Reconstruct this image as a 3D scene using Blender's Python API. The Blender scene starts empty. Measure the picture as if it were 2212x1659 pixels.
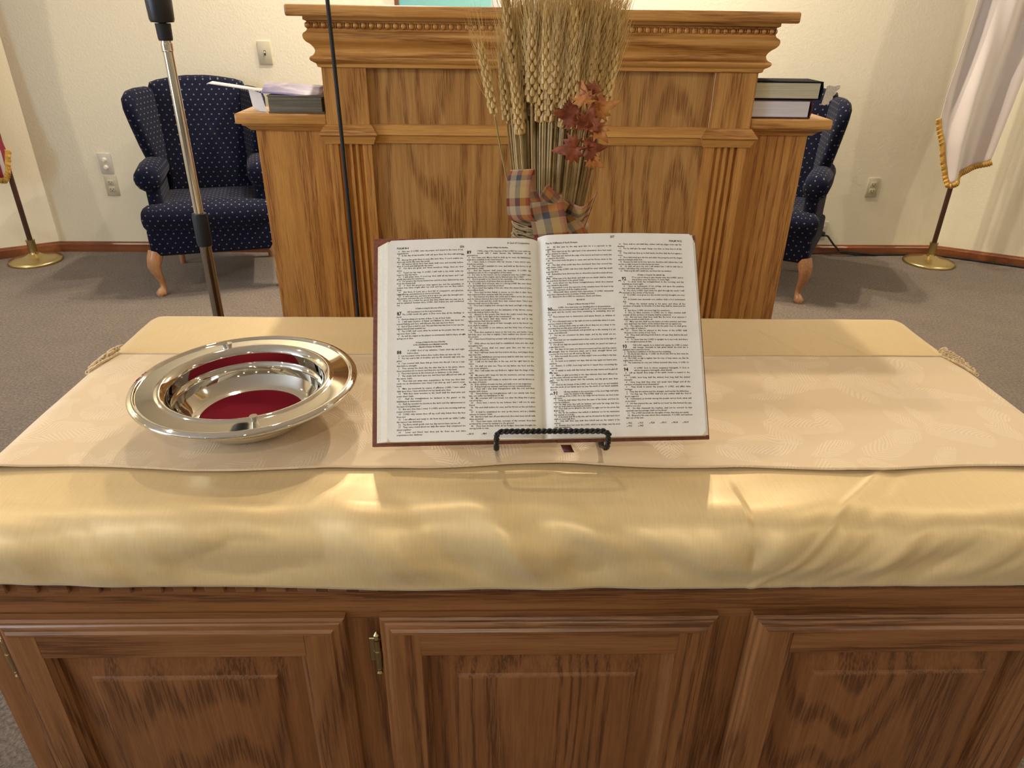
import bpy, bmesh, math, random
from mathutils import Vector, Matrix, noise
random.seed(7)
PI = math.pi
sc = bpy.context.scene
COL = sc.collection
def R(d): return math.radians(d)

# ------------------------------------------------------------------ materials
def newmat(name):
    m = bpy.data.materials.new(name); m.use_nodes = True
    nt = m.node_tree; b = nt.nodes['Principled BSDF']
    return m, nt, b
def nd(nt, t, **kw):
    n = nt.nodes.new(t)
    for k, v in kw.items():
        if k.startswith('i_'):
            n.inputs[k[2:].replace('_', ' ')].default_value = v
        else: setattr(n, k, v)
    return n
def lk(nt, a, ao, b, bi): nt.links.new(a.outputs[ao], b.inputs[bi])
def ramp(nt, stops, interp='LINEAR'):
    n = nt.nodes.new('ShaderNodeValToRGB'); cr = n.color_ramp; cr.interpolation = interp
    while len(cr.elements) < len(stops): cr.elements.new(0.5)
    for e, (p, c) in zip(cr.elements, stops):
        e.position = p; e.color = (*c, 1) if len(c) == 3 else c
    return n
def plain(name, col, rough=.5, metal=0, **kw):
    m, nt, b = newmat(name)
    b.inputs['Base Color'].default_value = (*col, 1); b.inputs['Roughness'].default_value = rough
    b.inputs['Metallic'].default_value = metal
    for k, v in kw.items(): b.inputs[k.replace('_', ' ')].default_value = v
    return m
def coords(nt, scale, rot=(0, 0, 0), loc=(0, 0, 0), kind='Object'):
    tc = nd(nt, 'ShaderNodeTexCoord'); mp = nd(nt, 'ShaderNodeMapping')
    mp.inputs['Scale'].default_value = scale; mp.inputs['Rotation'].default_value = rot; mp.inputs['Location'].default_value = loc
    lk(nt, tc, kind, mp, 'Vector'); return mp
def bump(nt, b, src, out, strength, dist):
    bp = nd(nt, 'ShaderNodeBump', i_Strength=strength, i_Distance=dist)
    lk(nt, src, out, bp, 'Height'); lk(nt, bp, 'Normal', b, 'Normal'); return bp
def mix(nt, fac, a, b, blend='MIX'):
    n = nt.nodes.new('ShaderNodeMix'); n.data_type = 'RGBA'; n.blend_type = blend
    for s, v in ((n.inputs[0], fac), (n.inputs[6], a), (n.inputs[7], b)):
        if isinstance(v, tuple) and isinstance(v[0], bpy.types.Node): nt.links.new(v[0].outputs[v[1]], s)
        elif isinstance(v, tuple): s.default_value = (*v, 1) if len(v) == 3 else v
        else: s.default_value = v
    return n
def math_n(nt, op, a, b=None, c=None):
    n = nt.nodes.new('ShaderNodeMath'); n.operation = op
    for i, v in enumerate((a, b, c)):
        if v is None: continue
        if isinstance(v, tuple): nt.links.new(v[0].outputs[v[1]], n.inputs[i])
        else: n.inputs[i].default_value = v
    return n

def oak(name, light, mid, dark, axis='z', seed=0., freq=26, rough=.34, wave=.12, coat=.15, poreamt=.42):
    """plain sawn oak: contour lines of a noise stretched along the grain, plus fine open pores"""
    m, nt, b = newmat(name)
    L = {'z': (1, 1, wave), 'x': (wave, 1, 1), 'y': (1, wave, 1)}[axis]
    s = 3.2
    mp = coords(nt, tuple(v*s for v in L), loc=(seed, seed*1.7, seed*.6))
    n1 = nd(nt, 'ShaderNodeTexNoise', i_Scale=1.0, i_Detail=2.0, i_Roughness=.45)
    lk(nt, mp, 0, n1, 'Vector')
    mu = math_n(nt, 'MULTIPLY', (n1, 0), freq*2.2)
    si = math_n(nt, 'SINE', (mu, 0))
    ab = math_n(nt, 'MULTIPLY_ADD', (si, 0), .5, .5)
    F = {'z': (1, 1, .035), 'x': (.035, 1, 1), 'y': (1, .035, 1)}[axis]
    mp2 = coords(nt, tuple(v*420 for v in F))
    n2 = nd(nt, 'ShaderNodeTexNoise', i_Scale=1.0, i_Detail=3.0, i_Roughness=.6)
    lk(nt, mp2, 0, n2, 'Vector')
    mp3 = coords(nt, tuple(v*70 for v in F), loc=(seed, 0, seed))
    n3 = nd(nt, 'ShaderNodeTexNoise', i_Scale=1.0, i_Detail=2.0)
    lk(nt, mp3, 0, n3, 'Vector')
    rb = ramp(nt, [(.45, (0, 0, 0)), (.95, (.85, .85, .85))]); lk(nt, ab, 0, rb, 0)
    pr = ramp(nt, [(.40, (1, 1, 1)), (.57, (0, 0, 0))]); lk(nt, n2, 0, pr, 0)
    f1 = math_n(nt, 'MULTIPLY_ADD', (pr, 0), .62, .38)
    f2 = math_n(nt, 'MULTIPLY', (rb, 0), (f1, 0))
    f3 = math_n(nt, 'MULTIPLY_ADD', (pr, 0), poreamt*.75, (f2, 0)); f3.use_clamp = True
    rg = ramp(nt, [(.36, mid), (.62, light)]); lk(nt, n3, 0, rg, 0)
    mx = mix(nt, (f3, 0), (rg, 0), dark)
    nt.links.new(mx.outputs[2], b.inputs['Base Color'])
    b.inputs['Roughness'].default_value = rough
    b.inputs['Coat Weight'].default_value = coat; b.inputs['Coat Roughness'].default_value = .25
    bump(nt, b, n2, 0, .22, .0008)
    return m

HL, HM, HD = (.62, .31, .080), (.52, .24, .056), (.27, .10, .020)      # honey oak
oak_v = oak('honey_oak_upright', HL, HM, HD, 'z', 0.0, 60)
oak_v2 = oak('honey_oak_upright_straight', (.64, .30, .068), (.55, .24, .052), (.30, .108, .022), 'z', 4.2, 105, wave=.012, poreamt=.5)
oak_h = oak('honey_oak_level', (.70, .36, .094), (.59, .28, .066), (.31, .12, .026), 'x', 2.3, 48, wave=.06)
oak_p = oak('honey_oak_panel', (.56, .30, .088), (.46, .225, .060), (.25, .10, .024), 'z', 7.7, 75, wave=.16)
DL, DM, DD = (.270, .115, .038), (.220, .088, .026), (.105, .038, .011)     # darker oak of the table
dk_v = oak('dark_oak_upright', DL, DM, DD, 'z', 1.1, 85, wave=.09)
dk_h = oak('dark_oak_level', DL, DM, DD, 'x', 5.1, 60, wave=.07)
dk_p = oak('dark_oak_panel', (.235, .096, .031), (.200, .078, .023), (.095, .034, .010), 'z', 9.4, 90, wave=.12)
base_wood = oak('baseboard_wood', (.26, .085, .03), (.21, .066, .023), (.13, .04, .014), 'x', 3, 40, wave=.05)
leg_wood = oak('pale_leg_wood', (.50, .27, .13), (.42, .21, .095), (.28, .13, .06), 'z', 3, 12)
pole_wood = plain('dark_pole_wood', (.055, .022, .012), .35)

def wallmat():
    m, nt, b = newmat('painted_plaster')
    b.inputs['Base Color'].default_value = (.78, .73, .58, 1); b.inputs['Roughness'].default_value = .75
    mp = coords(nt, (1, 1, 1))
    n = nd(nt, 'ShaderNodeTexNoise', i_Scale=95., i_Detail=3.); lk(nt, mp, 0, n, 'Vector')
    bump(nt, b, n, 0, .25, .003)
    return m
def carpet():
    m, nt, b = newmat('brown_cut_pile')
    mp = coords(nt, (1, 1, 1))
    n = nd(nt, 'ShaderNodeTexNoise', i_Scale=105., i_Detail=6., i_Roughness=.75); lk(nt, mp, 0, n, 'Vector')
    n2 = nd(nt, 'ShaderNodeTexNoise', i_Scale=7., i_Detail=3.); lk(nt, mp, 0, n2, 'Vector')
    r = ramp(nt, [(.28, (.030, .022, .017)), (.5, (.128, .097, .075)), (.72, (.28, .222, .18))]); lk(nt, n, 0, r, 0)
    r2 = ramp(nt, [(.3, (.88, .88, .88)), (.7, (1.06, 1.05, 1.04))]); lk(nt, n2, 0, r2, 0)
    mx = mix(nt, 1., (r, 0), (r2, 0), 'MULTIPLY'); nt.links.new(mx.outputs[2], b.inputs['Base Color'])
    b.inputs['Roughness'].default_value = .95; b.inputs['Sheen Weight'].default_value = .25
    b.inputs['Specular IOR Level'].default_value = .1
    bump(nt, b, n, 0, .8, .006)
    return m
def satin():
    m, nt, b = newmat('gold_satin')
    mp = coords(nt, (55, 420, 420))
    n = nd(nt, 'ShaderNodeTexNoise', i_Scale=1., i_Detail=2.); lk(nt, mp, 0, n, 'Vector')
    mp2 = coords(nt, (420, 26, 60))
    n2 = nd(nt, 'ShaderNodeTexNoise', i_Scale=1., i_Detail=2.); lk(nt, mp2, 0, n2, 'Vector')
    r = ramp(nt, [(.3, (.72, .54, .265)), (.7, (.76, .58, .30))]); lk(nt, n2, 0, r, 0)
    lk(nt, r, 0, b, 'Base Color')
    b.inputs['Roughness'].default_value = .43; b.inputs['Metallic'].default_value = .30
    b.inputs['Sheen Weight'].default_value = .35; b.inputs['Sheen Roughness'].default_value = .4
    b.inputs['Sheen Tint'].default_value = (1, .95, .85, 1)
    ad = math_n(nt, 'ADD', (n, 0), (n2, 0))
    bump(nt, b, ad, 0, .16, .0005)
    return m
def jacquard():
    m, nt, b = newmat('cream_jacquard')
    mp = coords(nt, (1, 1, 1))
    # fern and leaf sprays: each cell holds a leaf of ribbed strokes turned its own way
    w = nd(nt, 'ShaderNodeTexNoise', i_Scale=7., i_Detail=2.); lk(nt, mp, 0, w, 'Vector')
    sc_ = nd(nt, 'ShaderNodeVectorMath', operation='SCALE'); sc_.inputs[3].default_value = .09; lk(nt, w, 1, sc_, 0)
    ad = nd(nt, 'ShaderNodeVectorMath', operation='ADD'); lk(nt, mp, 0, ad, 0); lk(nt, sc_, 0, ad, 1)
    def spray(scale, hl, hw, freq, off):
        sh_ = nd(nt, 'ShaderNodeVectorMath', operation='ADD'); lk(nt, ad, 0, sh_, 0); sh_.inputs[1].default_value = off
        vo = nd(nt, 'ShaderNodeTexVoronoi', voronoi_dimensions='2D', i_Scale=scale); lk(nt, sh_, 0, vo, 'Vector')
        df = nd(nt, 'ShaderNodeVectorMath', operation='SUBTRACT'); lk(nt, sh_, 0, df, 0); lk(nt, vo, 'Position', df, 1)
        cs = nd(nt, 'ShaderNodeSeparateColor'); lk(nt, vo, 'Color', cs, 0)
        an = math_n(nt, 'MULTIPLY', (cs, 0), 6.283)
        ro = nd(nt, 'ShaderNodeVectorRotate', rotation_type='Z_AXIS'); lk(nt, df, 0, ro, 'Vector'); nt.links.new(an.outputs[0], ro.inputs['Angle'])
        sp = nd(nt, 'ShaderNodeSeparateXYZ'); lk(nt, ro, 0, sp, 0)
        ax = math_n(nt, 'ABSOLUTE', (sp, 0)); st = math_n(nt, 'MULTIPLY_ADD', (ax, 0), -1.3, (sp, 1))
        si = math_n(nt, 'SINE', (math_n(nt, 'MULTIPLY', (st, 0), freq), 0))
        h1 = math_n(nt, 'POWER', (math_n(nt, 'DIVIDE', (ax, 0), hw), 0), 2.); h2 = math_n(nt, 'POWER', (math_n(nt, 'DIVIDE', (math_n(nt, 'ABSOLUTE', (sp, 1)), 0), hl), 0), 2.)
        ms = math_n(nt, 'SUBTRACT', 1., (math_n(nt, 'ADD', (h1, 0), (h2, 0)), 0)); m2 = math_n(nt, 'MULTIPLY', (ms, 0), 5.); m2.use_clamp = True
        s2 = math_n(nt, 'MULTIPLY_ADD', (si, 0), .5, .5)
        return math_n(nt, 'MULTIPLY', (m2, 0), (s2, 0))
    A_ = spray(9., .052, .024, 900., (0, 0, 0)); B_ = spray(14., .034, .015, 1100., (3.3, 1.7, 0))
    pr_ = math_n(nt, 'MAXIMUM', (A_, 0), (B_, 0))
    pr = mix(nt, (pr_, 0), (0., 0., 0.), (1., 1., 1.))
    c = mix(nt, (pr, 2), (.66, .495, .295), (.73, .57, .37))
    nt.links.new(c.outputs[2], b.inputs['Base Color'])
    rr = nd(nt, 'ShaderNodeMapRange'); rr.inputs[3].default_value = .72; rr.inputs[4].default_value = .5
    nt.links.new(pr.outputs[2], rr.inputs[0]); lk(nt, rr, 0, b, 'Roughness')
    fw = nd(nt, 'ShaderNodeTexNoise', i_Scale=700., i_Detail=1.); lk(nt, mp, 0, fw, 'Vector')
    f2 = math_n(nt, 'MULTIPLY_ADD', (fw, 0), .35, (pr, 2))
    b.inputs['Sheen Weight'].default_value = .3
    bump(nt, b, f2, 0, .22, .0006)
    return m
def dotted():
    m, nt, b = newmat('navy_dotted_upholstery')
    tc = nd(nt, 'ShaderNodeTexCoord'); sp = nd(nt, 'ShaderNodeSeparateXYZ'); lk(nt, tc, 'UV', sp, 0)
    v = math_n(nt, 'MULTIPLY', (sp, 1), 1/.0235); u = math_n(nt, 'MULTIPLY', (sp, 0), 1/.036)
    row = math_n(nt, 'FLOOR', (v, 0)); half = math_n(nt, 'MULTIPLY', (row, 0), .5)
    uu = math_n(nt, 'ADD', (u, 0), (half, 0))
    fu = math_n(nt, 'FRACT', (uu, 0)); fv = math_n(nt, 'FRACT', (v, 0))
    au = math_n(nt, 'ABSOLUTE', (math_n(nt, 'SUBTRACT', (fu, 0), .5), 0)); av = math_n(nt, 'ABSOLUTE', (math_n(nt, 'SUBTRACT', (fv, 0), .5), 0))
    su = math_n(nt, 'MULTIPLY_ADD', (au, 0), 1.5, (av, 0)); ls = math_n(nt, 'LESS_THAN', (su, 0), .19)
    c = mix(nt, (ls, 0), (.005, .0065, .021), (.14, .14, .13))
    mp = coords(nt, (1, 1, 1)); n = nd(nt, 'ShaderNodeTexNoise', i_Scale=330., i_Detail=2.); lk(nt, mp, 0, n, 'Vector')
    nt.links.new(c.outputs[2], b.inputs['Base Color'])
    b.inputs['Roughness'].default_value = .9; b.inputs['Sheen Weight'].default_value = .05; b.inputs['Specular IOR Level'].default_value = .1
    bump(nt, b, n, 0, .5, .002)
    return m
def plaid():
    m, nt, b = newmat('autumn_plaid')
    tc = nd(nt, 'ShaderNodeTexCoord'); sp = nd(nt, 'ShaderNodeSeparateXYZ'); lk(nt, tc, 'UV', sp, 0)
    fu = math_n(nt, 'FRACT', (sp, 0)); fv = math_n(nt, 'FRACT', (sp, 1))
    cs = [(0, (.14, .018, .010)), (.16, (.46, .36, .22)), (.33, (.07, .08, .09)), (.48, (.46, .26, .045)), (.66, (.36, .10, .04)), (.84, (.48, .41, .27))]
    a = ramp(nt, cs, 'CONSTANT'); lk(nt, fu, 0, a, 0)
    d = ramp(nt, [(0, (.42, .32, .15)), (.2, (.20, .03, .015)), (.36, (.48, .39, .25)), (.55, (.36, .11, .045)), (.72, (.05, .06, .08)), (.86, (.38, .28, .16))], 'CONSTANT')
    lk(nt, fv, 0, d, 0)
    c = mix(nt, .5, (a, 0), (d, 0)); nt.links.new(c.outputs[2], b.inputs['Base Color'])
    b.inputs['Roughness'].default_value = .9
    mp = coords(nt, (1, 1, 1)); n = nd(nt, 'ShaderNodeTexNoise', i_Scale=900., i_Detail=1.); lk(nt, mp, 0, n, 'Vector')
    bump(nt, b, n, 0, .4, .0008)
    return m
def speckle(name, c1, c2, scale, rough=.6, bd=0, st=(1, 1, 1), **kw):
    m, nt, b = newmat(name)
    mp = coords(nt, st); n = nd(nt, 'ShaderNodeTexNoise', i_Scale=scale, i_Detail=3.); lk(nt, mp, 0, n, 'Vector')
    r = ramp(nt, [(.35, c1), (.65, c2)]); lk(nt, n, 0, r, 0); lk(nt, r, 0, b, 'Base Color')
    b.inputs['Roughness'].default_value = rough
    if bd: bump(nt, b, n, 0, .5, bd)
    for k, v in kw.items(): b.inputs[k.replace('_', ' ')].default_value = v
    return m
def randmat(name, c1, c2, rough):
    m, nt, b = newmat(name)
    oi = nd(nt, 'ShaderNodeObjectInfo'); mp = coords(nt, (1, 1, 1)); n = nd(nt, 'ShaderNodeTexNoise', i_Scale=60., i_Detail=2.)
    lk(nt, mp, 0, n, 'Vector'); s = math_n(nt, 'ADD', (oi, 'Random'), (n, 0)); h = math_n(nt, 'MULTIPLY', (s, 0), .5)
    r = ramp(nt, [(.2, c1), (.8, c2)]); lk(nt, h, 0, r, 0); lk(nt, r, 0, b, 'Base Color')
    b.inputs['Roughness'].default_value = rough
    return m

M_wall = wallmat(); M_carpet = carpet(); M_satin = satin(); M_runner = jacquard(); M_chair = dotted(); M_plaid = plaid()
M_ceil = plain('ceiling_paint', (.80, .75, .66), .85)
M_silver = plain('polished_silver', (.78, .75, .68), .05, 1.0)
M_velvet = speckle('burgundy_velvet', (.125, .0025, .010), (.155, .0035, .013), 14, .9, 0, Specular_IOR_Level=.08, Sheen_Weight=.05, Sheen_Roughness=.4)
M_velvet.node_tree.nodes['Principled BSDF'].inputs['Sheen Tint'].default_value = (1, .25, .3, 1)
M_brass = plain('aged_brass', (.52, .42, .21), .30, 1.0)
M_chrome = plain('chrome', (.66, .64, .60), .14, 1.0)
M_dchrome = plain('smoked_chrome', (.34, .30, .26), .2, 1.0)
M_black = plain('black_plastic', (.012, .012, .014), .45)
M_rubber = plain('black_rubber', (.010, .010, .011), .65)
M_iron = plain('black_wrought_iron', (.010, .010, .012), .38, .3)
M_page = speckle('bible_paper', (.80, .77, .70), (.83, .80, .73), 60, .8)
M_edge = speckle('page_edges', (.66, .59, .43), (.72, .65, .49), 300, .75)
M_ink = plain('printing_ink', (.035, .030, .028), .8)
M_leather = speckle('brown_leather', (.12, .030, .014), (.20, .055, .026), 240, .45, .0006)
M_ribbon = plain('burgundy_ribbon', (.07, .006, .008), .45)
M_plate = plain('almond_plastic', (.50, .46, .34), .45)
M_plate2 = plain('grey_plastic', (.55, .52, .46), .45)
M_dark = plain('dark_slots', (.05, .045, .035), .7)
M_straw = randmat('dry_straw', (.21, .14, .05), (.56, .41, .185), .6)
M_grain = randmat('ripe_wheat', (.46, .30, .105), (.76, .53, .22), .55)
M_leafA = speckle('rust_silk_leaf', (.16, .032, .012), (.34, .09, .03), 70, .7, .001)
M_leafB = speckle('orange_silk_leaf', (.38, .12, .03), (.56, .24, .06), 60, .7, .001)
M_raffia = speckle('raffia', (.16, .11, .05), (.42, .31, .16), 120, .8, .001, (1, 1, 8))
M_flag = plain('white_flag_cloth', (.68, .62, .60), .6, Sheen_Weight=.3)
M_fringe = speckle('gold_fringe', (.42, .22, .035), (.75, .45, .10), 300, .6, .002)
M_bbook = plain('black_book_cover', (.008, .008, .014), .9, Specular_IOR_Level=.1)
M_mbook = plain('maroon_book_cover', (.07, .010, .014), .4)
M_gpages = speckle('cream_page_edges', (.50, .45, .30), (.66, .60, .43), 1, .8, 0, (8, 8, 700))
M_wpages = speckle('white_page_edges', (.66, .62, .62), (.76, .72, .72), 1, .8, 0, (8, 8, 700))
M_dpages = speckle('grey_page_edges', (.10, .09, .065), (.21, .19, .14), 1, .8, 0, (8, 8, 500))
M_paper = plain('white_paper', (.72, .69, .66), .6)
M_lace = speckle('white_lace', (.72, .69, .64), (.88, .86, .82), 260, .8, .001)
M_clace = speckle('cream_crochet', (.55, .40, .22), (.80, .64, .42), 300, .8, .002)
M_shadegap = plain('gap_dark', (.02, .012, .008), .8)

def leaflet():
    m, nt, b = newmat('lilac_print'); mp = coords(nt, (9, 14, 9))
    n = nd(nt, 'ShaderNodeTexNoise', i_Scale=1.4, i_Detail=3.); lk(nt, mp, 0, n, 'Vector')
    r = ramp(nt, [(.35, (.17, .15, .34)), (.55, (.30, .25, .46)), (.66, (.62, .58, .70))]); lk(nt, n, 0, r, 0)
    lk(nt, r, 0, b, 'Base Color'); b.inputs['Roughness'].default_value = .3; return m
M_leaflet = leaflet()
def painting():
    m, nt, b = newmat('picture_print'); tc = nd(nt, 'ShaderNodeTexCoord'); sp = nd(nt, 'ShaderNodeSeparateXYZ'); lk(nt, tc, 'Object', sp, 0)
    n = nd(nt, 'ShaderNodeTexNoise', i_Scale=3., i_Detail=3.); lk(nt, tc, 'Object', n, 'Vector')
    ns = math_n(nt, 'MULTIPLY_ADD', (n, 0), .05, (sp, 0)); s2 = math_n(nt, 'ADD', (ns, 0), .515)
    r = ramp(nt, [(0, (.16, .42, .44)), (.50, (.22, .52, .50)), (.525, (.66, .56, .52)), (.56, (.74, .71, .66)), (.955, (.74, .72, .68)), (.965, (.20, .34, .46))])
    lk(nt, s2, 0, r, 0); lk(nt, r, 0, b, 'Base Color'); b.inputs['Roughness'].default_value = .4; return m
M_painting = painting()
def stripes():
    m, nt, b = newmat('striped_flag_cloth'); tc = nd(nt, 'ShaderNodeTexCoord'); sp = nd(nt, 'ShaderNodeSeparateXYZ'); lk(nt, tc, 'UV', sp, 0)
    f = math_n(nt, 'FRACT', (math_n(nt, 'MULTIPLY', (sp, 0), 6.5), 0)); g = math_n(nt, 'GREATER_THAN', (f, 0), .55)
    c = mix(nt, (g, 0), (.30, .012, .03), (.66, .60, .55)); nt.links.new(c.outputs[2], b.inputs['Base Color'])
    b.inputs['Roughness'].default_value = .6; b.inputs['Sheen Weight'].default_value = .3; return m
M_stripes = stripes()

# ------------------------------------------------------------------ object helpers
def wloc(o):
    v = Vector((0, 0, 0))
    while o is not None: v = v + o.location; o = o.parent
    return v
class MB:
    def __init__(s): s.v = []; s.f = []; s.uv = {}
    def add(s, vs, fs, M=None):
        n = len(s.v)
        s.v += [tuple(M @ Vector(p)) if M else tuple(p) for p in vs]
        s.f += [tuple(i+n for i in f) for f in fs]; return s
    def bm(s, bm, M=None):
        bm.verts.index_update()
        s.add([v.co[:] for v in bm.verts], [[v.index for v in f.verts] for f in bm.faces], M); bm.free(); return s
    def box(s, x0, x1, y0, y1, z0, z1, bev=0, seg=2, M=None):
        b = bmesh.new(); bmesh.ops.create_cube(b, size=1)
        for v in b.verts: v.co = Vector(((x0+x1)/2+v.co.x*(x1-x0), (y0+y1)/2+v.co.y*(y1-y0), (z0+z1)/2+v.co.z*(z1-z0)))
        if bev: bmesh.ops.bevel(b, geom=list(b.edges), offset=bev, segments=seg, profile=.5, affect='EDGES', clamp_overlap=True)
        return s.bm(b, M)
    def lathe(s, prof, c=(0, 0, 0), seg=48, M=None, close=False):
        vs, fs = [], []; n = len(prof)
        for k in range(seg):
            a = 2*PI*k/seg
            for r, z in prof: vs.append((c[0]+r*math.cos(a), c[1]+r*math.sin(a), c[2]+z))
        for k in range(seg):
            k2 = (k+1) % seg
            for i in range(n-1 if not close else n):
                j = (i+1) % n
                fs.append((k*n+i, k2*n+i, k2*n+j, k*n+j))
        return s.add(vs, fs, M)
    def cyl(s, x, y, z0, z1, r, seg=24, r2=None, M=None):
        r2 = r if r2 is None else r2
        return s.lathe([(0.0001, z0), (r, z0), (r2, z1), (0.0001, z1)], (x, y, 0), seg, M)
    def tube(s, pts, rad, seg=8, M=None, flat=1.0):
        pts = [Vector(p) for p in pts]; n = len(pts); vs, fs = [], []
        up = None
        for i, p in enumerate(pts):
            t = (pts[min(i+1, n-1)]-pts[max(i-1, 0)]).normalized()
            if up is None:
                up = Vector((0, 0, 1)) if abs(t.z) < .9 else Vector((0, 1, 0))
            a = t.cross(up).normalized(); up = a.cross(t).normalized()
            r = rad[i] if isinstance(rad, (list, tuple)) else rad
            for k in range(seg):
                q = 2*PI*k/seg; vs.append(p+a*math.cos(q)*r+up*math.sin(q)*r*flat)
        for i in range(n-1):
            for k in range(seg):
                k2 = (k+1) % seg; fs.append((i*seg+k, i*seg+k2, (i+1)*seg+k2, (i+1)*seg+k))
        fs.append(tuple(range(seg))[::-1]); fs.append(tuple((n-1)*seg+k for k in range(seg)))
        return s.add(vs, fs, M)
    def rope(s, pts, r, pitch=.012, strands=2, seg=6):
        """twisted rod along a polyline"""
        P = [Vector(p) for p in pts]; L = [0]
        for a, b in zip(P, P[1:]): L.append(L[-1]+(b-a).length)
        N = max(12, int(L[-1]/(pitch/8)))
        cen = []
        for k in range(N+1):
            d = L[-1]*k/N; i = 0
            while i < len(L)-2 and L[i+1] < d: i += 1
            cen.append((P[i].lerp(P[i+1], (d-L[i])/max(1e-9, L[i+1]-L[i])), d))
        for q in range(strands):
            out = []; up = None
            for k, (c, d) in enumerate(cen):
                t = (cen[min(k+1, N)][0]-cen[max(k-1, 0)][0]).normalized()
                if up is None: up = Vector((0, 1, 0)) if abs(t.y) < .9 else Vector((0, 0, 1))
                a = t.cross(up).normalized(); up = a.cross(t).normalized()
                g = 2*PI*(d/pitch + q/strands)
                out.append(c+(a*math.cos(g)+up*math.sin(g))*r*.5)
            s.tube(out, r*.62, seg)
        return s
    def sweep(s, path, prof, closed=False):
        """moulding: path of (x,y) corners (outward = right hand side), profile of (offset, z)"""
        n = len(path); vs, fs = [], []
        def nrm(a, b):
            d = (Vector(b)-Vector(a)).normalized(); return Vector((d.y, -d.x))
        for i in range(n):
            p = Vector(path[i])
            if closed: n1 = nrm(path[i-1], path[i]); n2 = nrm(path[i], path[(i+1) % n])
            else:
                n1 = nrm(path[i-1], path[i]) if i else nrm(path[0], path[1])
                n2 = nrm(path[i], path[i+1]) if i < n-1 else n1
            m = (n1+n2); m = m/ max(1e-6, (1+n1.dot(n2)))
            for o, z in prof: vs.append((p.x+m.x*o, p.y+m.y*o, z))
        k = len(prof)
        for i in range(n if closed else n-1):
            j = (i+1) % n
            for q in range(k-1): fs.append((i*k+q, j*k+q, j*k+q+1, i*k+q+1))
        return s.add(vs, fs)
    def grid(s, fn, nu, nv, M=None, uv=None):
        n0 = len(s.v)
        vs = [fn(i/nu, j/nv) for j in range(nv+1) for i in range(nu+1)]
        fs = [(j*(nu+1)+i, j*(nu+1)+i+1, (j+1)*(nu+1)+i+1, (j+1)*(nu+1)+i) for j in range(nv) for i in range(nu)]
        s.add(vs, fs, M)
        if uv:
            for j in range(nv+1):
                for i in range(nu+1): s.uv[n0+j*(nu+1)+i] = uv(i/nu, j/nv)
        return s
    def slab(s, outline, T, r, puff=0., M=None, nr=4, rings=4):
        """cushion: closed outline (a,b), thickness T centred on c=0, edge radius r; local (a,b,c)"""
        n = len(outline); P = [Vector(p) for p in outline]
        area = sum(P[i].x*P[(i+1) % n].y-P[(i+1) % n].x*P[i].y for i in range(n))
        if area < 0: P.reverse()
        cen = sum(P, Vector((0, 0)))/n
        nr_ = []
        for i in range(n):
            d = (P[(i+1) % n]-P[i-1]).normalized(); nr_.append(Vector((d.y, -d.x)))
        loops = []
        def lp(ins, c): loops.append([(P[i].x-nr_[i].x*ins, P[i].y-nr_[i].y*ins, c) for i in range(n)])
        for k in range(nr+1):
            a = PI/2*(1-k/nr); lp(r*(1-math.cos(a)), -(T/2-r)-r*math.sin(a))
        for k in range(nr+1):
            a = PI/2*k/nr; lp(r*(1-math.cos(a)), (T/2-r)+r*math.sin(a))
        def cap(base, sgn):
            out = []
            for k in range(1, rings+1):
                f = 1-k/rings if k < rings else .0
                out.append([(cen.x+(x-cen.x)*f, cen.y+(y-cen.y)*f, c+sgn*puff*(1-f*f)) for x, y, c in base])
            return out
        A = cap(loops[0], -1)[::-1]; B = cap(loops[-1], 1)
        allL = A+loops+B
        vs = [p for l in allL for p in l]; fs = []
        for k in range(len(allL)-1):
            for i in range(n):
                j = (i+1) % n; fs.append((k*n+i, k*n+j, (k+1)*n+j, (k+1)*n+i))
        return s.add(vs, fs, M)
    def build(s, name, mat, parent=None, smooth=35, label=None, cat=None, group=None, kind=None, boxuv=False, solid=0, flip=True):
        me = bpy.data.meshes.new(name); org = wloc(parent)
        me.from_pydata([(x-org.x, y-org.y, z-org.z) for x, y, z in s.v], [], s.f); me.update()
        b = bmesh.new(); b.from_mesh(me)
        if s.uv or boxuv:
            uvl = b.loops.layers.uv.new('UVMap'); b.verts.ensure_lookup_table()
            b.normal_update()
            for f in b.faces:
                nn = f.normal; ax = max(range(3), key=lambda i: abs(nn[i]))
                for l in f.loops:
                    if s.uv: l[uvl].uv = s.uv.get(l.vert.index, (0, 0))
                    else:
                        c = l.vert.co
                        l[uvl].uv = (c.y, c.z) if ax == 0 else ((c.x, c.z) if ax == 1 else (c.x, c.y))
        if not s.uv: bmesh.ops.remove_doubles(b, verts=b.verts, dist=1e-5)
        if flip: bmesh.ops.recalc_face_normals(b, faces=b.faces)
        b.to_mesh(me); b.free()
        if smooth:
            me.polygons.foreach_set('use_smooth', [True]*len(me.polygons))
            try: me.set_sharp_from_angle(angle=R(smooth))
            except Exception: pass
        me.materials.append(mat)
        o = bpy.data.objects.new(name, me); COL.objects.link(o); o.parent = parent
        if solid:
            md = o.modifiers.new('thick', 'SOLIDIFY'); md.thickness = solid; md.offset = -1
        tag(o, label, cat, group, kind); return o
def tag(o, label=None, cat=None, group=None, kind=None):
    if label: o['label'] = label
    if cat: o['category'] = cat
    if group: o['group'] = group
    if kind: o['kind'] = kind
    return o
def empty(name, loc, label, cat, group=None, rz=0):
    o = bpy.data.objects.new(name, None); COL.objects.link(o); o.location = loc; o.rotation_euler = (0, 0, rz)
    o.empty_display_size = .05
    return tag(o, label, cat, group)

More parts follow.
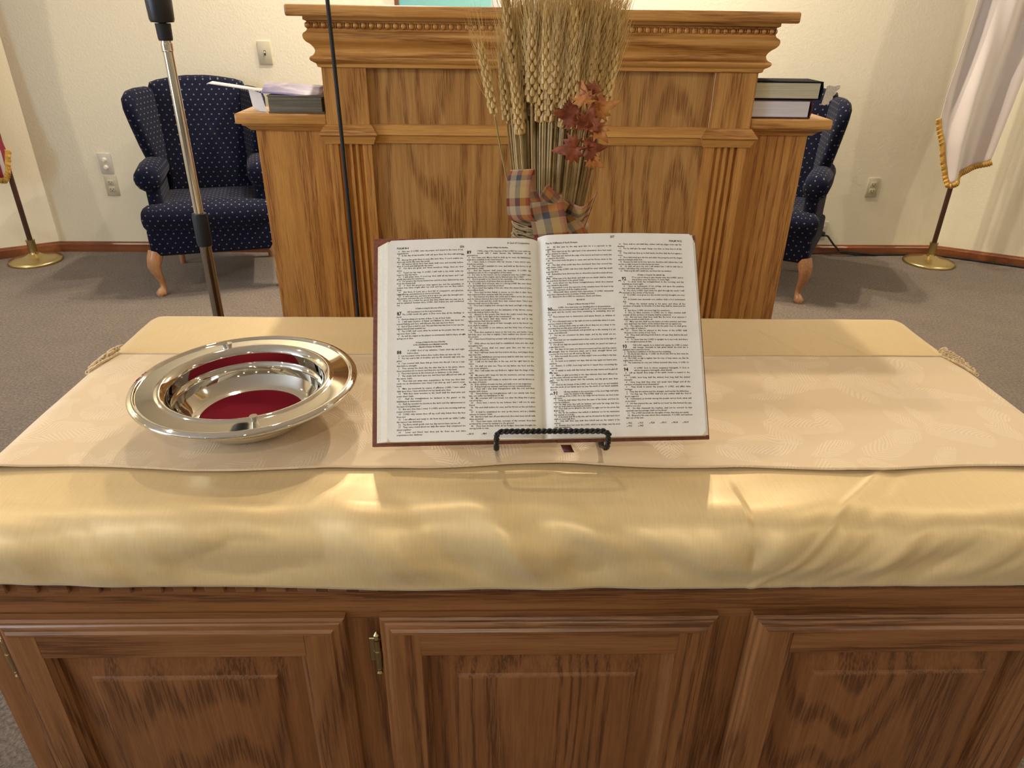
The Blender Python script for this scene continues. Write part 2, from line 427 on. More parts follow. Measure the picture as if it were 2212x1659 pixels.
# ------------------------------------------------------------------ camera
P_, Y_, R_ = R(27.7), R(2.2), R(.9)
fw = Vector((math.sin(Y_)*math.cos(P_), math.cos(Y_)*math.cos(P_), -math.sin(P_)))
rt = Vector((math.cos(Y_), -math.sin(Y_), 0)); up = rt.cross(fw)
rt2 = rt*math.cos(R_)+up*math.sin(R_); up2 = -rt*math.sin(R_)+up*math.cos(R_)
cd = bpy.data.cameras.new('camera'); cam = bpy.data.objects.new('camera', cd); COL.objects.link(cam)
mw = Matrix((rt2, up2, -fw)).transposed().to_4x4(); mw.translation = (0, 0, 1.308)
cam.matrix_world = mw
cd.sensor_fit = 'HORIZONTAL'; cd.sensor_width = 36; cd.lens = 36*1534/2212; cd.clip_start = .02
sc.camera = cam

# ------------------------------------------------------------------ room
YB = 4.215; CH = 2.78; LX, RX = -2.545, 2.765
def struct(mb, name, mat, **k): return mb.build(name, mat, kind='structure', smooth=0, **k)
struct(MB().box(-5.6, 5.9, -8.2, 4.6, -.08, 0), 'floor', M_carpet)
struct(MB().box(-5.6, 5.9, -8.2, 4.6, CH, CH+.08), 'ceiling', M_ceil)
struct(MB().box(LX, RX, YB, YB+.1, 0, CH), 'wall_back', M_wall)
AL, AR = Vector((-.866, -.5)), Vector((.866, -.5))
LLEN = 1.6
def angled(c, d, name, bname):
    n = Vector((0, 1)) ; nn = Vector((-d.y, d.x)); nn = nn if nn.y > 0 else -nn
    e = Vector(c)+d*LLEN; b = Vector(c)+nn*.1; e2 = e+nn*.1
    pts = [Vector(c), e, e2, b]
    struct(MB().add([(p.x, p.y, z) for z in (0, CH) for p in pts], [(0, 1, 5, 4), (1, 2, 6, 5), (2, 3, 7, 6), (3, 0, 4, 7), (0, 3, 2, 1), (4, 5, 6, 7)]), name, M_wall)
    m = -nn
    k = .014
    prof = [(0, 0), (k, 0), (k, .045), (k*.6, .052), (k*.5, .058), (0, .060)]
    mb = MB(); vs = []
    for p in (Vector(c), e):
        for o, z in prof: vs.append((p.x+m.x*o, p.y+m.y*o, z))
    q = len(prof)
    mb.add(vs, [(i, i+1, q+i+1, q+i) for i in range(q-1)])
    struct(mb, bname, base_wood)
    return e
eL = angled((LX, YB), AL, 'wall_left_angled', 'baseboard_left')
eR = angled((RX, YB), AR, 'wall_right_angled', 'baseboard_right')
struct(MB().sweep([(LX, YB), (RX, YB)], [(0, 0), (.014, 0), (.014, .045), (.008, .052), (.007, .058), (0, .060)]), 'baseboard_back', base_wood)
# left nave wall with a window opening, right nave wall, rear wall
WX = eL.x
struct(MB().box(WX-.1, WX, eL.y-.02, .4, 0, CH).box(WX-.1, WX, -1.4, .4, 0, .9).box(WX-.1, WX, -1.4, .4, 2.3, CH).box(WX-.1, WX, -8.2, -1.4, 0, CH), 'wall_left', M_wall)
struct(MB().box(eR.x, eR.x+.1, -8.2, eR.y, 0, CH), 'wall_right', M_wall)
struct(MB().box(WX-.1, eR.x+.1, -8.2, -8.1, 0, CH), 'wall_rear', M_wall)
M_win = plain('window_daylight', (.8, .85, .9), .3); bs = M_win.node_tree.nodes['Principled BSDF']
bs.inputs['Emission Color'].default_value = (.62, .78, 1, 1); bs.inputs['Emission Strength'].default_value = 3.0
mb = MB(); y0, y1, z0, z1 = -1.4, .4, .9, 2.3
for a, b_, c, d in ((y0, y0+.05, z0, z1), (y1-.05, y1, z0, z1), (y0, y1, z0, z0+.05), (y0, y1, z1-.05, z1), ((y0+y1)/2-.02, (y0+y1)/2+.02, z0, z1)):
    mb.box(WX-.07, WX-.01, a, b_, c, d)
struct(mb, 'window_1', M_ceil)
MBp = MB().box(WX-.09, WX-.08, y0, y1, z0, z1)
wp = MBp.build('window_pane', M_win, smooth=0); wp['kind'] = 'structure'; wp.name = 'window_2'

# ------------------------------------------------------------------ communion table
TX0, TX1, TY0, TY1, TZ = -.632, .792, .640, 1.258, .797     # wooden top under the cloth
CXm = .08
tab = empty('communion_table', (CXm, .95, 0), 'dark oak communion table with three raised panel doors under the gold cloth', 'table')
KX0, KX1, KY0, KY1 = -.632, .782, .647, 1.23
FZ = KY0
# top board + cove under it
mb = MB().box(TX0+.004, TX1-.004, TY0-.002, TY1-.004, .757, TZ-.0015, .014, 4)
mb.sweep([(KX0, KY1), (KX0, KY0), (KX1, KY0), (KX1, KY1)], [(0, .70), (.002, .70), (.003, .712), (.005, .735), (.006, .757), (0, .757)])
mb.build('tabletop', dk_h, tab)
# dentil row
mb = MB(); x = KX0+.005
while x < KX1-.02:
    mb.box(x, x+.024, KY0-.006, KY0+.002, .688, .716, .0015, 1); x += .0365
mb.build('dentil_moulding', dk_h, tab)
# carcass
DZT, DZB = .652, .10
doors = [(-.592, -.172), (-.130, .287), (.331, .746)]
mb = MB()
mb.box(KX0+.001, KX0+.02, KY0+.02, KY1, 0, .757).box(KX1-.02, KX1-.001, KY0+.02, KY1, 0, .757).box(KX0, KX1, KY1-.01, KY1+.008, .0, .757)
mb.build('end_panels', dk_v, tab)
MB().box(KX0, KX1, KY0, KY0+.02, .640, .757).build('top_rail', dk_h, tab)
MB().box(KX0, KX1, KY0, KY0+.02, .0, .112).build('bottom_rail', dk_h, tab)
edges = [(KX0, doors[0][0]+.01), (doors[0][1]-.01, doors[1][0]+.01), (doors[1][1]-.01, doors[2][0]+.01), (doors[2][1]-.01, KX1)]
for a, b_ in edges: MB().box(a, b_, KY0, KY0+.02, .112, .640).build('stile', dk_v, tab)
MB().sweep([(KX0, KY1), (KX0, KY0), (KX1, KY0), (KX1, KY1)], [(0, .0), (.014, .0), (.014, .07), (.006, .085), (0, .088)]).build('plinth', dk_h, tab)

def ringprof(x0, x1, z0, z1, prof, yb):
    """rectangular frame swept profile: prof list of (inset, forward)"""
    mb = MB(); loops = []
    for ins, f in prof:
        loops.append([(x0+ins, yb-f, z0+ins), (x1-ins, yb-f, z0+ins), (x1-ins, yb-f, z1-ins), (x0+ins, yb-f, z1-ins)])
    vs = [p for l in loops for p in l]; fs = []
    for k in range(len(loops)-1):
        for i in range(4): fs.append((k*4+i, k*4+(i+1) % 4, (k+1)*4+(i+1) % 4, (k+1)*4+i))
    return mb.add(vs, fs), loops[-1]
for di, (x0, x1) in enumerate(doors):
    yb = KY0-.0015
    # frame: outer stepped edge, flat, inner ogee
    st, rl = .049, .053
    outer = [(0, 0), (0, .010), (.003, .0125), (.006, .0125), (.008, .0150), (.012, .0165), (.013, .0165), (.016, .0195), (.019, .020)]
    mb, _ = ringprof(x0, x1, DZB, DZT, outer, yb)
    # stiles (vertical grain) and rails (level grain) as separate meshes
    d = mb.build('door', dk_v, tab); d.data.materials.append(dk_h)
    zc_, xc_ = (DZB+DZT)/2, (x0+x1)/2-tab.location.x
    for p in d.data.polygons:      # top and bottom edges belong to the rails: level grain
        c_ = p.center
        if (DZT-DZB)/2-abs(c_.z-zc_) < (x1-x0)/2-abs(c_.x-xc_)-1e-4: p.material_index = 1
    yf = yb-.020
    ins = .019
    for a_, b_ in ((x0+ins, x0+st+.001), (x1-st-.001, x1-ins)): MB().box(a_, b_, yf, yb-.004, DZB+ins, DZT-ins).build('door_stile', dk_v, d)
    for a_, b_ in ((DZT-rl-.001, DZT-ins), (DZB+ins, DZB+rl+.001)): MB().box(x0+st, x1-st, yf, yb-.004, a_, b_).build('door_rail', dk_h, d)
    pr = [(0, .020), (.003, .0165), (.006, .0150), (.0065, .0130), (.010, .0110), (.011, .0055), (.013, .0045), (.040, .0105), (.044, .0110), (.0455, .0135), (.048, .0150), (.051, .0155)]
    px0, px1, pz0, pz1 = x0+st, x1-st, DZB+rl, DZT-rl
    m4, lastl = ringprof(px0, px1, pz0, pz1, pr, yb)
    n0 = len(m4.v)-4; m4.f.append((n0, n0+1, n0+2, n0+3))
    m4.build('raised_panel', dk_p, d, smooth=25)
# brass hinges on doors 1 and 2 (left edge)
for hx in (doors[0][0]+.000, doors[1][0]-.006):
    for hz in (.588, .17):
        h = MB()
        h.cyl(hx, KY0-.009, hz-.024, hz+.024, .0042, 12).cyl(hx, KY0-.009, hz-.006, hz+.006, .0052, 12)
        h.lathe([(.0001, 0), (.0035, .002), (.0025, .006), (.004, .009), (.0001, .014)], (hx, KY0-.009, hz+.024), 12)
        h.lathe([(.0001, 0), (.0035, -.002), (.0025, -.006), (.004, -.009), (.0001, -.014)], (hx, KY0-.009, hz-.024), 12)
        h.box(hx-.012, hx, KY0-.003, KY0+.0005, hz-.02, hz+.02, .001, 1)
        o = h.build('hinge', M_brass, tab); tag(o, 'small brass hinge')

# ------------------------------------------------------------------ gold satin cloth
def drape(a, b, X0, X1, Y0, Y1, r, top):
    px = min(max(a, X0+r), X1-r); py = min(max(b, Y0+r), Y1-r)
    dv = Vector((a-px, b-py)); d = dv.length
    if d < 1e-9: return Vector((a, b, top)), Vector((0, 0, 1)), 0
    dr = dv/d; q = min(d/r, PI/2)
    h = max(0, d-r*PI/2)
    p = Vector((px+dr.x*r*math.sin(q), py+dr.y*r*math.sin(q), top-r*(1-math.cos(q))-h))
    n = Vector((dr.x*math.sin(q), dr.y*math.sin(q), math.cos(q)))
    return p, n, d
CLX0, CLX1, CLY0, CLY1 = TX0-.011, TX1+.011, TY0-.016, TY1+.008
def sm(a, b, x): t = max(0, min(1, (x-a)/(b-a))); return t*t*(3-2*t)
def cloth(u, v):
    ov = .098; r = .042
    fo = .094+.007*math.cos((u-.5)*PI)-.009*max(0, (.4-u)/.4)
    a = CLX0+r - (ov) + u*((CLX1-r+ov)-(CLX0+r-ov)); b = CLY0+r-fo-.010 + v*((CLY1-r+ov)-(CLY0+r-fo-.010))
    p, n, d = drape(a, b, CLX0, CLX1, CLY0, CLY1, r, TZ+.003)
    w = .0010*noise.noise(Vector((a*6, b*9, 1)))+.0004*noise.noise(Vector((a*22, b*30, 4)))
    # pressed crease lines at the far right
    for cx, s_ in ((.50, .45), (.60, .5)):
        q = a-(cx+(b-1.16)*s_*-1); w += .0016*math.exp(-(q/.004)**2)*sm(1.05, 1.10, b)*(1-sm(1.17, 1.21, b))
    q = a-(.42+(b-.66)*1.05); w += .0018*math.exp(-(q/.006)**2)*(1-sm(.72, .76, b))
    q = a-(.455+(b-.66)*.9); w -= .0012*math.exp(-(q/.012)**2)*(1-sm(.72, .76, b))
    w = max(w, -.0014)
    if b < CLY0+.09:      # slack in the front edge and its drape
        k = sm(CLY0+.10, CLY0+.005, b) if False else 1-sm(CLY0-.01, CLY0+.09, b)
        sl = a+ (b-CLY0)*(.8 if a < .3 else -1.1)
        hm = .18+.82*sm(CLY0-.064, CLY0-.030, b)
        f1 = noise.noise(Vector((sl*6+.4, b*9, 2.2)))*.015+.006*math.exp(-((sl+.13)/.03)**2)-.006*math.exp(-((sl+.06)/.03)**2)+.005*math.exp(-((sl-.02)/.025)**2)
        f2 = noise.noise(Vector((sl*16, b*16, 7.1)))*.0048*sm(CLY0+.05, CLY0-.01, b) if False else noise.noise(Vector((sl*16, b*16, 7.1)))*.0085*hm*(1-sm(CLY0-.02, CLY0+.05, b))
        f3 = noise.noise(Vector((sl*42, b*20, 3.1)))*.0032*(1-sm(CLY0-.04, CLY0+.02, b))*hm
        f4 = .0050*math.sin(sl*62+2.5*noise.noise(Vector((sl*8, b*3, 5))))*max(0, noise.noise(Vector((sl*3.1, 1.7, 3.3)))+.25)*(1-sm(CLY0-.01, CLY0+.085, b))
        w += k*(f1*hm+f2+f3+f4*hm+.0055)
        w = max(w, -.0010+.001*k)
    return tuple(p+n*w)
tc_ = MB().grid(cloth, 420, 240).build('tablecloth', M_satin, smooth=80, solid=.0006, flip=False,
    label='gold satin tablecloth covering the communion table, its hem hanging over the front edge', cat='tablecloth')
tc_.data.polygons.foreach_set('use_smooth', [True]*len(tc_.data.polygons))
# ------------------------------------------------------------------ runner
RT = TZ+.0068
def runner(u, v):
    r = .046; ov = .108
    a = (CLX0+r-ov-.003)+u*((CLX1-r+ov+.003)-(CLX0+r-ov-.003)); b = .738+v*(1.062-.738)
    if v < .12: b += (1-v/.12)*(.004*math.sin(a*9+1)+.003*math.sin(a*23)-.010*abs(a-.05)*.4)
    p, n, d = drape(a, b, CLX0-.003, CLX1+.003, -5, 5, r, RT)
    w = .0007*noise.noise(Vector((a*9, b*12, 9)))
    if v < .10:
        w += (1-v/.10)*(.0022*max(0, math.sin(a*8.3+.5))**3+.0016*max(0, noise.noise(Vector((a*14, 2, 2))))*2)
    return tuple(p+n*max(w, -.0004))
rn = MB().grid(runner, 420, 90).build('table_runner', M_runner, smooth=0, solid=.0010, flip=False,
    label='cream jacquard runner with swirling leaf pattern laid across the gold cloth', cat='table runner')
rn.data.polygons.foreach_set('use_smooth', [True]*len(rn.data.polygons))
hem = MB()
for vv in (.0, 1.0):
    pts = [Vector(runner(i/300, vv))+Vector((0, (-.0006 if vv == 0 else .0006), .0002)) for i in range(301)]
    hem.tube(pts, .0016, 6, flat=.7)
hem.build('rolled_hem', M_runner, rn)
# crocheted end borders: scalloped knots along each end, bunching up at the far corners
for sx in (-1, 1):
    mb = MB(); X = CLX0-.004 if sx < 0 else CLX1+.004
    for k in range(34):
        y = .742+k*.0097
        zz = TZ-.085
        loop = [(X+sx*.002+sx*.003*math.sin(t/8*2*PI), y+.0052*math.cos(t/8*2*PI), zz-.004+.008*math.sin(t/8*2*PI)) for t in range(9)]
        mb.tube(loop, .0014, 5)
    mb.build('crochet_border', M_clace, rn); mb = MB()
    cx = X-sx*.043
    for k in range(16):
        t = k/15
        bx = cx+sx*(.003+.023*t) ; by = 1.072-.058*t; bz = RT+.002-.010*t*t
        for q in range(3):
            rr = .0045*(1-.4*t)
            c = Vector((bx+random.uniform(-.003, .003), by+q*.004-.004, bz+.003*(1-t)+q*.0012))
            loop = [(c.x+rr*math.cos(g/7*2*PI), c.y+rr*.7*math.sin(g/7*2*PI), c.z+.0022*math.sin(g/7*2*PI+q)) for g in range(8)]
            mb.tube(loop, .0016, 5)
    mb.tube([(cx-sx*.002, 1.062, RT+.001), (cx+sx*.009, 1.03, RT+.0015), (cx+sx*.020, 1.005, RT-.003)], .0022, 6)
    o = mb.build('crochet_bunch', M_clace, rn); tag(o, 'cream crocheted border bunched at the table edge')

DROT = R(-.55); PV = Vector((.08, .95, 0)); RZm = Matrix.Rotation(DROT, 3, 'Z')
for o in (tab, tc_, rn):
    o.rotation_euler.z = DROT; o.location = PV + RZm @ (Vector(o.location)-PV)
# ------------------------------------------------------------------ offering plate
PC = (-.326, .862); PZ = RT+.0016
pl = empty('offering_plate', (PC[0], PC[1], PZ), 'polished silver offering plate lined with burgundy velvet on the cream runner', 'offering plate')
RZ = .047
prof = [(.0001, 0), (.070, 0), (.078, .002), (.088, .010), (.0985, .022), (.1070, .032), (.1080, .044), (.112, .0490), (.130, .0500), (.1445, .0495),
        (.1460, .0507), (.1480, .0500), (.1500, .0520), (.1525, .0527), (.1535, .0550), (.1520, .0573), (.1495, .0575), (.1478, .0590), (.1455, .0595), (.1438, .0585),
        (.1430, .0570), (.1420, .0568), (.1412, .0568), (.1205, .0568), (.1195, .0569), (.1180, .0575), (.1160, .0588), (.1135, .0592), (.1115, .0582), (.1085, .0560), (.1055, .0535),
        (.1043, .0515), (.1040, .0508), (.1040, .0502), (.1040, .0495), (.1040, .0375), (.1040, .0362), (.1036, .0352), (.1015, .0335), (.0995, .0320), (.0985, .0290), (.0960, .0185), (.0895, .0095), (.0800, .0045), (.0745, .0035), (.0735, .0030), (.0001, .0030)]
prof = [(r*.958, z) for r, z in prof]
MB().lathe(prof, (PC[0], PC[1], PZ), 128).build('dish', M_silver, pl, smooth=60)
MB().lathe([(.0001, .0048), (.060, .0048), (.065, .0046), (.0700, .0040), (.0706, .0030)], (PC[0], PC[1], PZ), 96).build('velvet_liner', M_velvet, pl, smooth=60, label='burgundy velvet disc')
for ang in (118, 291):
    a = R(ang); x, y = PC[0]+.117*math.cos(a), PC[1]+.117*math.sin(a)
    MB().cyl(x, y, PZ+.0565, PZ+.0645, .0032, 16, .0048).build('stacking_stud', M_silver, pl)

# ------------------------------------------------------------------ easel and bible
A = R(53); rot = R(1.0); BS = .982
B0 = Vector((.0700, .7605, .8235))
Uv = Vector((math.cos(rot), -math.sin(rot)*math.cos(A)*-1, math.sin(rot)*math.sin(A)))
Vv = Vector((-math.sin(rot), math.cos(rot)*math.cos(A), math.cos(rot)*math.sin(A)))
Nv = Uv.cross(Vv)
Uv, Vv, Nv = Uv*BS, Vv*BS, Nv*BS
def bk(u, v, w): return tuple(B0+Uv*u+Vv*v+Nv*w)
bmat = Matrix((Uv, Vv, Nv)).transposed().to_4x4(); bmat.translation = B0
bib = empty('open_bible', tuple(B0), 'large open bible with brown leather cover leaning on the black easel', 'book')
CW, CL = .2195, .2795
MB().box(-CW, -.018, 0, CL, -.0035, 0, .0012, 2, M=bmat).build('cover_board', M_leather, bib)
MB().box(.018, CW-.002, 0, CL, -.0035, 0, .0012, 2, M=bmat).build('cover_board', M_leather, bib)
MB().box(-.020, .020, .0005, CL-.0005, -.0040, -.0008, .0012, 2, M=bmat).build('spine', M_leather, bib)
def prf(u, W):
    """height of the page surface above the cover"""
    a = abs(u); t = a/W
    dip = math.exp(-(a/.0065)**1.3)
    return .0225+.0045*math.sin(PI*min(1, t*1.05))**1.0-.010*dip-.002*t*t
WL, WR = .1975, .2065
def block(sgn, W, base):
    mb = MB(); nu, ins = 40, .0045
    v0, v1 = (.0045, .2715) if sgn > 0 else (.0045, .2670)
    vs = []; 
    us = [W*(i/nu)**1.35 if i else 0 for i in range(nu+1)]
    for v in (v0, v1):
        for u in us: vs.append(bk(sgn*u, v, prf(u, W)))
        for u in us: vs.append(bk(sgn*min(u*base/W, base), v, .0005))
    n = nu+1; fs = []
    for i in range(nu):
        fs.append((n+i, n+i+1, i+1, i)); fs.append((2*n+i, 2*n+i+1, 3*n+i+1, 3*n+i)); fs.append((n+i, 3*n+i, 3*n+i+1, n+i+1))
        fs.append((i, i+1, 2*n+i+1, 2*n+i))
    fs.append((nu, n+nu, 3*n+nu, 2*n+nu)); mb.add(vs, fs)
    return mb
bl = block(-1, WL, .2135).build('page_block', M_edge, bib, smooth=30)
brk = block(1, WR, .2125).build('page_block', M_edge, bib, smooth=30)
def leaf(sgn, W, v1, lift, rc):
    def fn(i, j):
        u = W*(i**1.35); v = .0040+j*(v1-.0040)
        if rc and u > W-.006:      # rounded outer corners
            e = (u-(W-.006))/.006; c = .006*(1-math.sqrt(max(0, 1-e*e)))
            v = .0040+c+j*(v1-.0040-2*c)
        return bk(sgn*u, v, prf(u, W)+lift)
    return MB().grid(fn, 60, 12)
pgL = leaf(-1, WL+.0002, .2685, .0004, 1).build('page', M_page, bib, smooth=60)
pgR = leaf(1, WR+.0002, .2730, .0004, 1).build('page', M_page, bib, smooth=60)
# a few loose leaves stepping at the right and left fore edges
for k in range(4):
    f = lambda i, j, k=k: bk(WR-.004+i*(.0062+.0016*k)-.002, .0045+j*(.2655-.0022*k), prf(WR-.004, WR)-.0012*(k+1)-.0012*i)
    MB().grid(f, 3, 8).build('loose_leaf', M_page, bib, smooth=60)
for k in range(3):
    f = lambda i, j, k=k: bk(-(WL-.004+i*(.0055+.0035*k)), .0045+j*(.2615-.001*k), prf(WL-.004, WL)-.0016*(k+1)-.0025*i)
    MB().grid(f, 3, 8).build('loose_leaf', M_page, bib, smooth=60)
# ribbon marker hanging out under the book
MB().grid(lambda i, j: (.092+.013*i+.004*j, .758-.008*j-.002*math.sin(j*3), .8225-.0060*j), 2, 8).build('ribbon_marker', M_ribbon, bib, smooth=60, solid=.0004)

# ------------------------------------------------------------------ printed text
PS86 = """6 Give ear, O LORD, unto my prayer; and attend to the voice of my supplications.
7 In the day of my trouble I will call upon thee: for thou wilt answer me.
8 Among the gods there is none like unto thee, O Lord; neither are there any works like unto thy works.
9 All nations whom thou hast made shall come and worship before thee, O Lord; and shall glorify thy name.
10 For thou art great, and doest wondrous things: thou art God alone.
11 Teach me thy way, O LORD; I will walk in thy truth: unite my heart to fear thy name.
12 I will praise thee, O Lord my God, with all my heart: and I will glorify thy name for evermore.
13 For great is thy mercy toward me: and thou hast delivered my soul from the lowest hell.
14 O God, the proud are risen against me, and the assemblies of violent men have sought after my soul; and have not set thee before them.
15 But thou, O Lord, art a God full of compassion, and gracious, longsuffering, and plenteous in mercy and truth.
16 O turn unto me, and have mercy upon me; give thy strength unto thy servant, and save the son of thine handmaid.
17 Shew me a token for good; that they which hate me may see it, and be ashamed: because thou, LORD, hast holpen me, and comforted me."""
PS87 = """HIS foundation is in the holy mountains.
2 The LORD loveth the gates of Zion more than all the dwellings of Jacob.
3 Glorious things are spoken of thee, O city of God. Selah.
4 I will make mention of Rahab and Babylon to them that know me: behold Philistia, and Tyre, with Ethiopia; this man was born there.
5 And of Zion it shall be said, This and that man was born in her: and the highest himself shall establish her.
6 The LORD shall count, when he writeth up the people, that this man was born there. Selah.
7 As well the singers as the players on instruments shall be there: all my springs are in thee."""
PS88 = """O LORD God of my salvation, I have cried day and night before thee:
2 Let my prayer come before thee: incline thine ear unto my cry;
3 For my soul is full of troubles: and my life draweth nigh unto the grave.
4 I am counted with them that go down into the pit: I am as a man that hath no strength:
5 Free among the dead, like the slain that lie in the grave, whom thou rememberest no more: and they are cut off from thy hand.
6 Thou hast laid me in the lowest pit, in darkness, in the deeps.
7 Thy wrath lieth hard upon me, and thou hast afflicted me with all thy waves. Selah.
8 Thou hast put away mine acquaintance far from me; thou hast made me an abomination unto them: I am shut up, and I cannot come forth.
9 Mine eye mourneth by reason of affliction: LORD, I have called daily upon thee, I have stretched out my hands unto thee.
10 Wilt thou shew wonders to the dead? shall the dead arise and praise thee? Selah.
11 Shall thy lovingkindness be declared in the grave? or thy faithfulness in destruction?
12 Shall thy wonders be known in the dark? and thy righteousness in the land of forgetfulness?
13 But unto thee have I cried, O LORD; and in the morning shall my prayer prevent thee.
14 LORD, why castest thou off my soul? why hidest thou thy face from me?
15 I am afflicted and ready to die from my youth up: while I suffer thy terrors I am distracted.
16 Thy fierce wrath goeth over me; thy terrors have cut me off.
17 They came round about me daily like water; they compassed me about together.
18 Lover and friend hast thou put far from me, and mine acquaintance into darkness."""
PS89 = """I WILL sing of the mercies of the LORD for ever: with my mouth will I make known thy faithfulness to all generations.
2 For I have said, Mercy shall be built up for ever: thy faithfulness shalt thou establish in the very heavens.
3 I have made a covenant with my chosen, I have sworn unto David my servant,
4 Thy seed will I establish for ever, and build up thy throne to all generations. Selah.
5 And the heavens shall praise thy wonders, O LORD: thy faithfulness also in the congregation of the saints.
6 For who in the heaven can be compared unto the LORD? who among the sons of the mighty can be likened unto the LORD?
7 God is greatly to be feared in the assembly of the saints, and to be had in reverence of all them that are about him.
8 O LORD God of hosts, who is a strong LORD like unto thee? or to thy faithfulness round about thee?
9 Thou rulest the raging of the sea: when the waves thereof arise, thou stillest them.
10 Thou hast broken Rahab in pieces, as one that is slain; thou hast scattered thine enemies with thy strong arm.
11 The heavens are thine, the earth also is thine: as for the world and the fulness thereof, thou hast founded them.
12 The north and the south thou hast created them: Tabor and Hermon shall rejoice in thy name.
13 Thou hast a mighty arm: strong is thy hand, and high is thy right hand.
14 Justice and judgment are the habitation of thy throne: mercy and truth shall go before thy face.
15 Blessed is the people that know the joyful sound: they shall walk, O LORD, in the light of thy countenance.
16 In thy name shall they rejoice all the day: and in thy righteousness shall they be exalted.
17 For thou art the glory of their strength: and in thy favour our horn shall be exalted.
18 For the LORD is our defence; and the Holy One of Israel is our king.
19 Then thou spakest in vision to thy holy one, and saidst, I have laid help upon one that is mighty; I have exalted one chosen out of the people.
20 I have found David my servant; with my holy oil have I anointed him:
21 With whom my hand shall be established: mine arm also shall strengthen him.
22 The enemy shall not exact upon him; nor the son of wickedness afflict him.
23 And I will beat down his foes before his face, and plague them that hate him.
24 But my faithfulness and my mercy shall be with him: and in my name shall his horn be exalted.
25 I will set his hand also in the sea, and his right hand in the rivers.
26 He shall cry unto me, Thou art my father, my God, and the rock of my salvation.
27 Also I will make him my firstborn, higher than the kings of the earth.
28 My mercy will I keep for him for evermore, and my covenant shall stand fast with him.
29 His seed also will I make to endure for ever, and his throne as the days of heaven.
30 If his children forsake my law, and walk not in my judgments;
31 If they break my statutes, and keep not my commandments;
32 Then will I visit their transgression with the rod, and their iniquity with stripes.
33 Nevertheless my lovingkindness will I not utterly take from him, nor suffer my faithfulness to fail.
34 My covenant will I not break, nor alter the thing that is gone out of my lips.
35 Once have I sworn by my holiness that I will not lie unto David.
36 His seed shall endure for ever, and his throne as the sun before me.
37 It shall be established for ever as the moon, and as a faithful witness in heaven. Selah.
38 But thou hast cast off and abhorred, thou hast been wroth with thine anointed.
39 Thou hast made void the covenant of thy servant: thou hast profaned his crown by casting it to the ground.
40 Thou hast broken down all his hedges; thou hast brought his strong holds to ruin."""
PS89B = """41 All that pass by the way spoil him: he is a reproach to his neighbours.
42 Thou hast set up the right hand of his adversaries; thou hast made all his enemies to rejoice.
43 Thou hast also turned the edge of his sword, and hast not made him to stand in the battle.
44 Thou hast made his glory to cease, and cast his throne down to the ground.
45 The days of his youth hast thou shortened: thou hast covered him with shame. Selah.
46 How long, LORD? wilt thou hide thyself for ever? shall thy wrath burn like fire?
47 Remember how short my time is: wherefore hast thou made all men in vain?
48 What man is he that liveth, and shall not see death? shall he deliver his soul from the hand of the grave? Selah.
49 Lord, where are thy former lovingkindnesses, which thou swarest unto David in thy truth?
50 Remember, Lord, the reproach of thy servants; how I do bear in my bosom the reproach of all the mighty people;
51 Wherewith thine enemies have reproached, O LORD; wherewith they have reproached the footsteps of thine anointed.
52 Blessed be the LORD for evermore. Amen, and Amen."""
PS90 = """LORD, thou hast been our dwelling place in all generations.
2 Before the mountains were brought forth, or ever thou hadst formed the earth and the world, even from everlasting to everlasting, thou art God.
3 Thou turnest man to destruction; and sayest, Return, ye children of men.
4 For a thousand years in thy sight are but as yesterday when it is past, and as a watch in the night.
5 Thou carriest them away as with a flood; they are as a sleep: in the morning they are like grass which groweth up.
6 In the morning it flourisheth, and groweth up; in the evening it is cut down, and withereth.
7 For we are consumed by thine anger, and by thy wrath are we troubled.
8 Thou hast set our iniquities before thee, our secret sins in the light of thy countenance.
9 For all our days are passed away in thy wrath: we spend our years as a tale that is told.
10 The days of our years are threescore years and ten; and if by reason of strength they be fourscore years, yet is their strength labour and sorrow; for it is soon cut off, and we fly away.
11 Who knoweth the power of thine anger? even according to thy fear, so is thy wrath.
12 So teach us to number our days, that we may apply our hearts unto wisdom.
13 Return, O LORD, how long? and let it repent thee concerning thy servants.
14 O satisfy us early with thy mercy; that we may rejoice and be glad all our days.
15 Make us glad according to the days wherein thou hast afflicted us, and the years wherein we have seen evil.
16 Let thy work appear unto thy servants, and thy glory unto their children.
17 And let the beauty of the LORD our God be upon us: and establish thou the work of our hands upon us; yea, the work of our hands establish thou it."""
PS91 = """HE that dwelleth in the secret place of the most High shall abide under the shadow of the Almighty.
2 I will say of the LORD, He is my refuge and my fortress: my God; in him will I trust.
3 Surely he shall deliver thee from the snare of the fowler, and from the noisome pestilence.
4 He shall cover thee with his feathers, and under his wings shalt thou trust: his truth shall be thy shield and buckler.
5 Thou shalt not be afraid for the terror by night; nor for the arrow that flieth by day;
6 Nor for the pestilence that walketh in darkness; nor for the destruction that wasteth at noonday.
7 A thousand shall fall at thy side, and ten thousand at thy right hand; but it shall not come nigh thee.
8 Only with thine eyes shalt thou behold and see the reward of the wicked.
9 Because thou hast made the LORD, which is my refuge, even the most High, thy habitation;"""
PS91B = """10 There shall no evil befall thee, neither shall any plague come nigh thy dwelling.
11 For he shall give his angels charge over thee, to keep thee in all thy ways.
12 They shall bear thee up in their hands, lest thou dash thy foot against a stone.
13 Thou shalt tread upon the lion and adder: the young lion and the dragon shalt thou trample under feet.
14 Because he hath set his love upon me, therefore will I deliver him: I will set him on high, because he hath known my name.
15 He shall call upon me, and I will answer him: I will be with him in trouble; I will deliver him, and honour him.
16 With long life will I satisfy him, and shew him my salvation."""
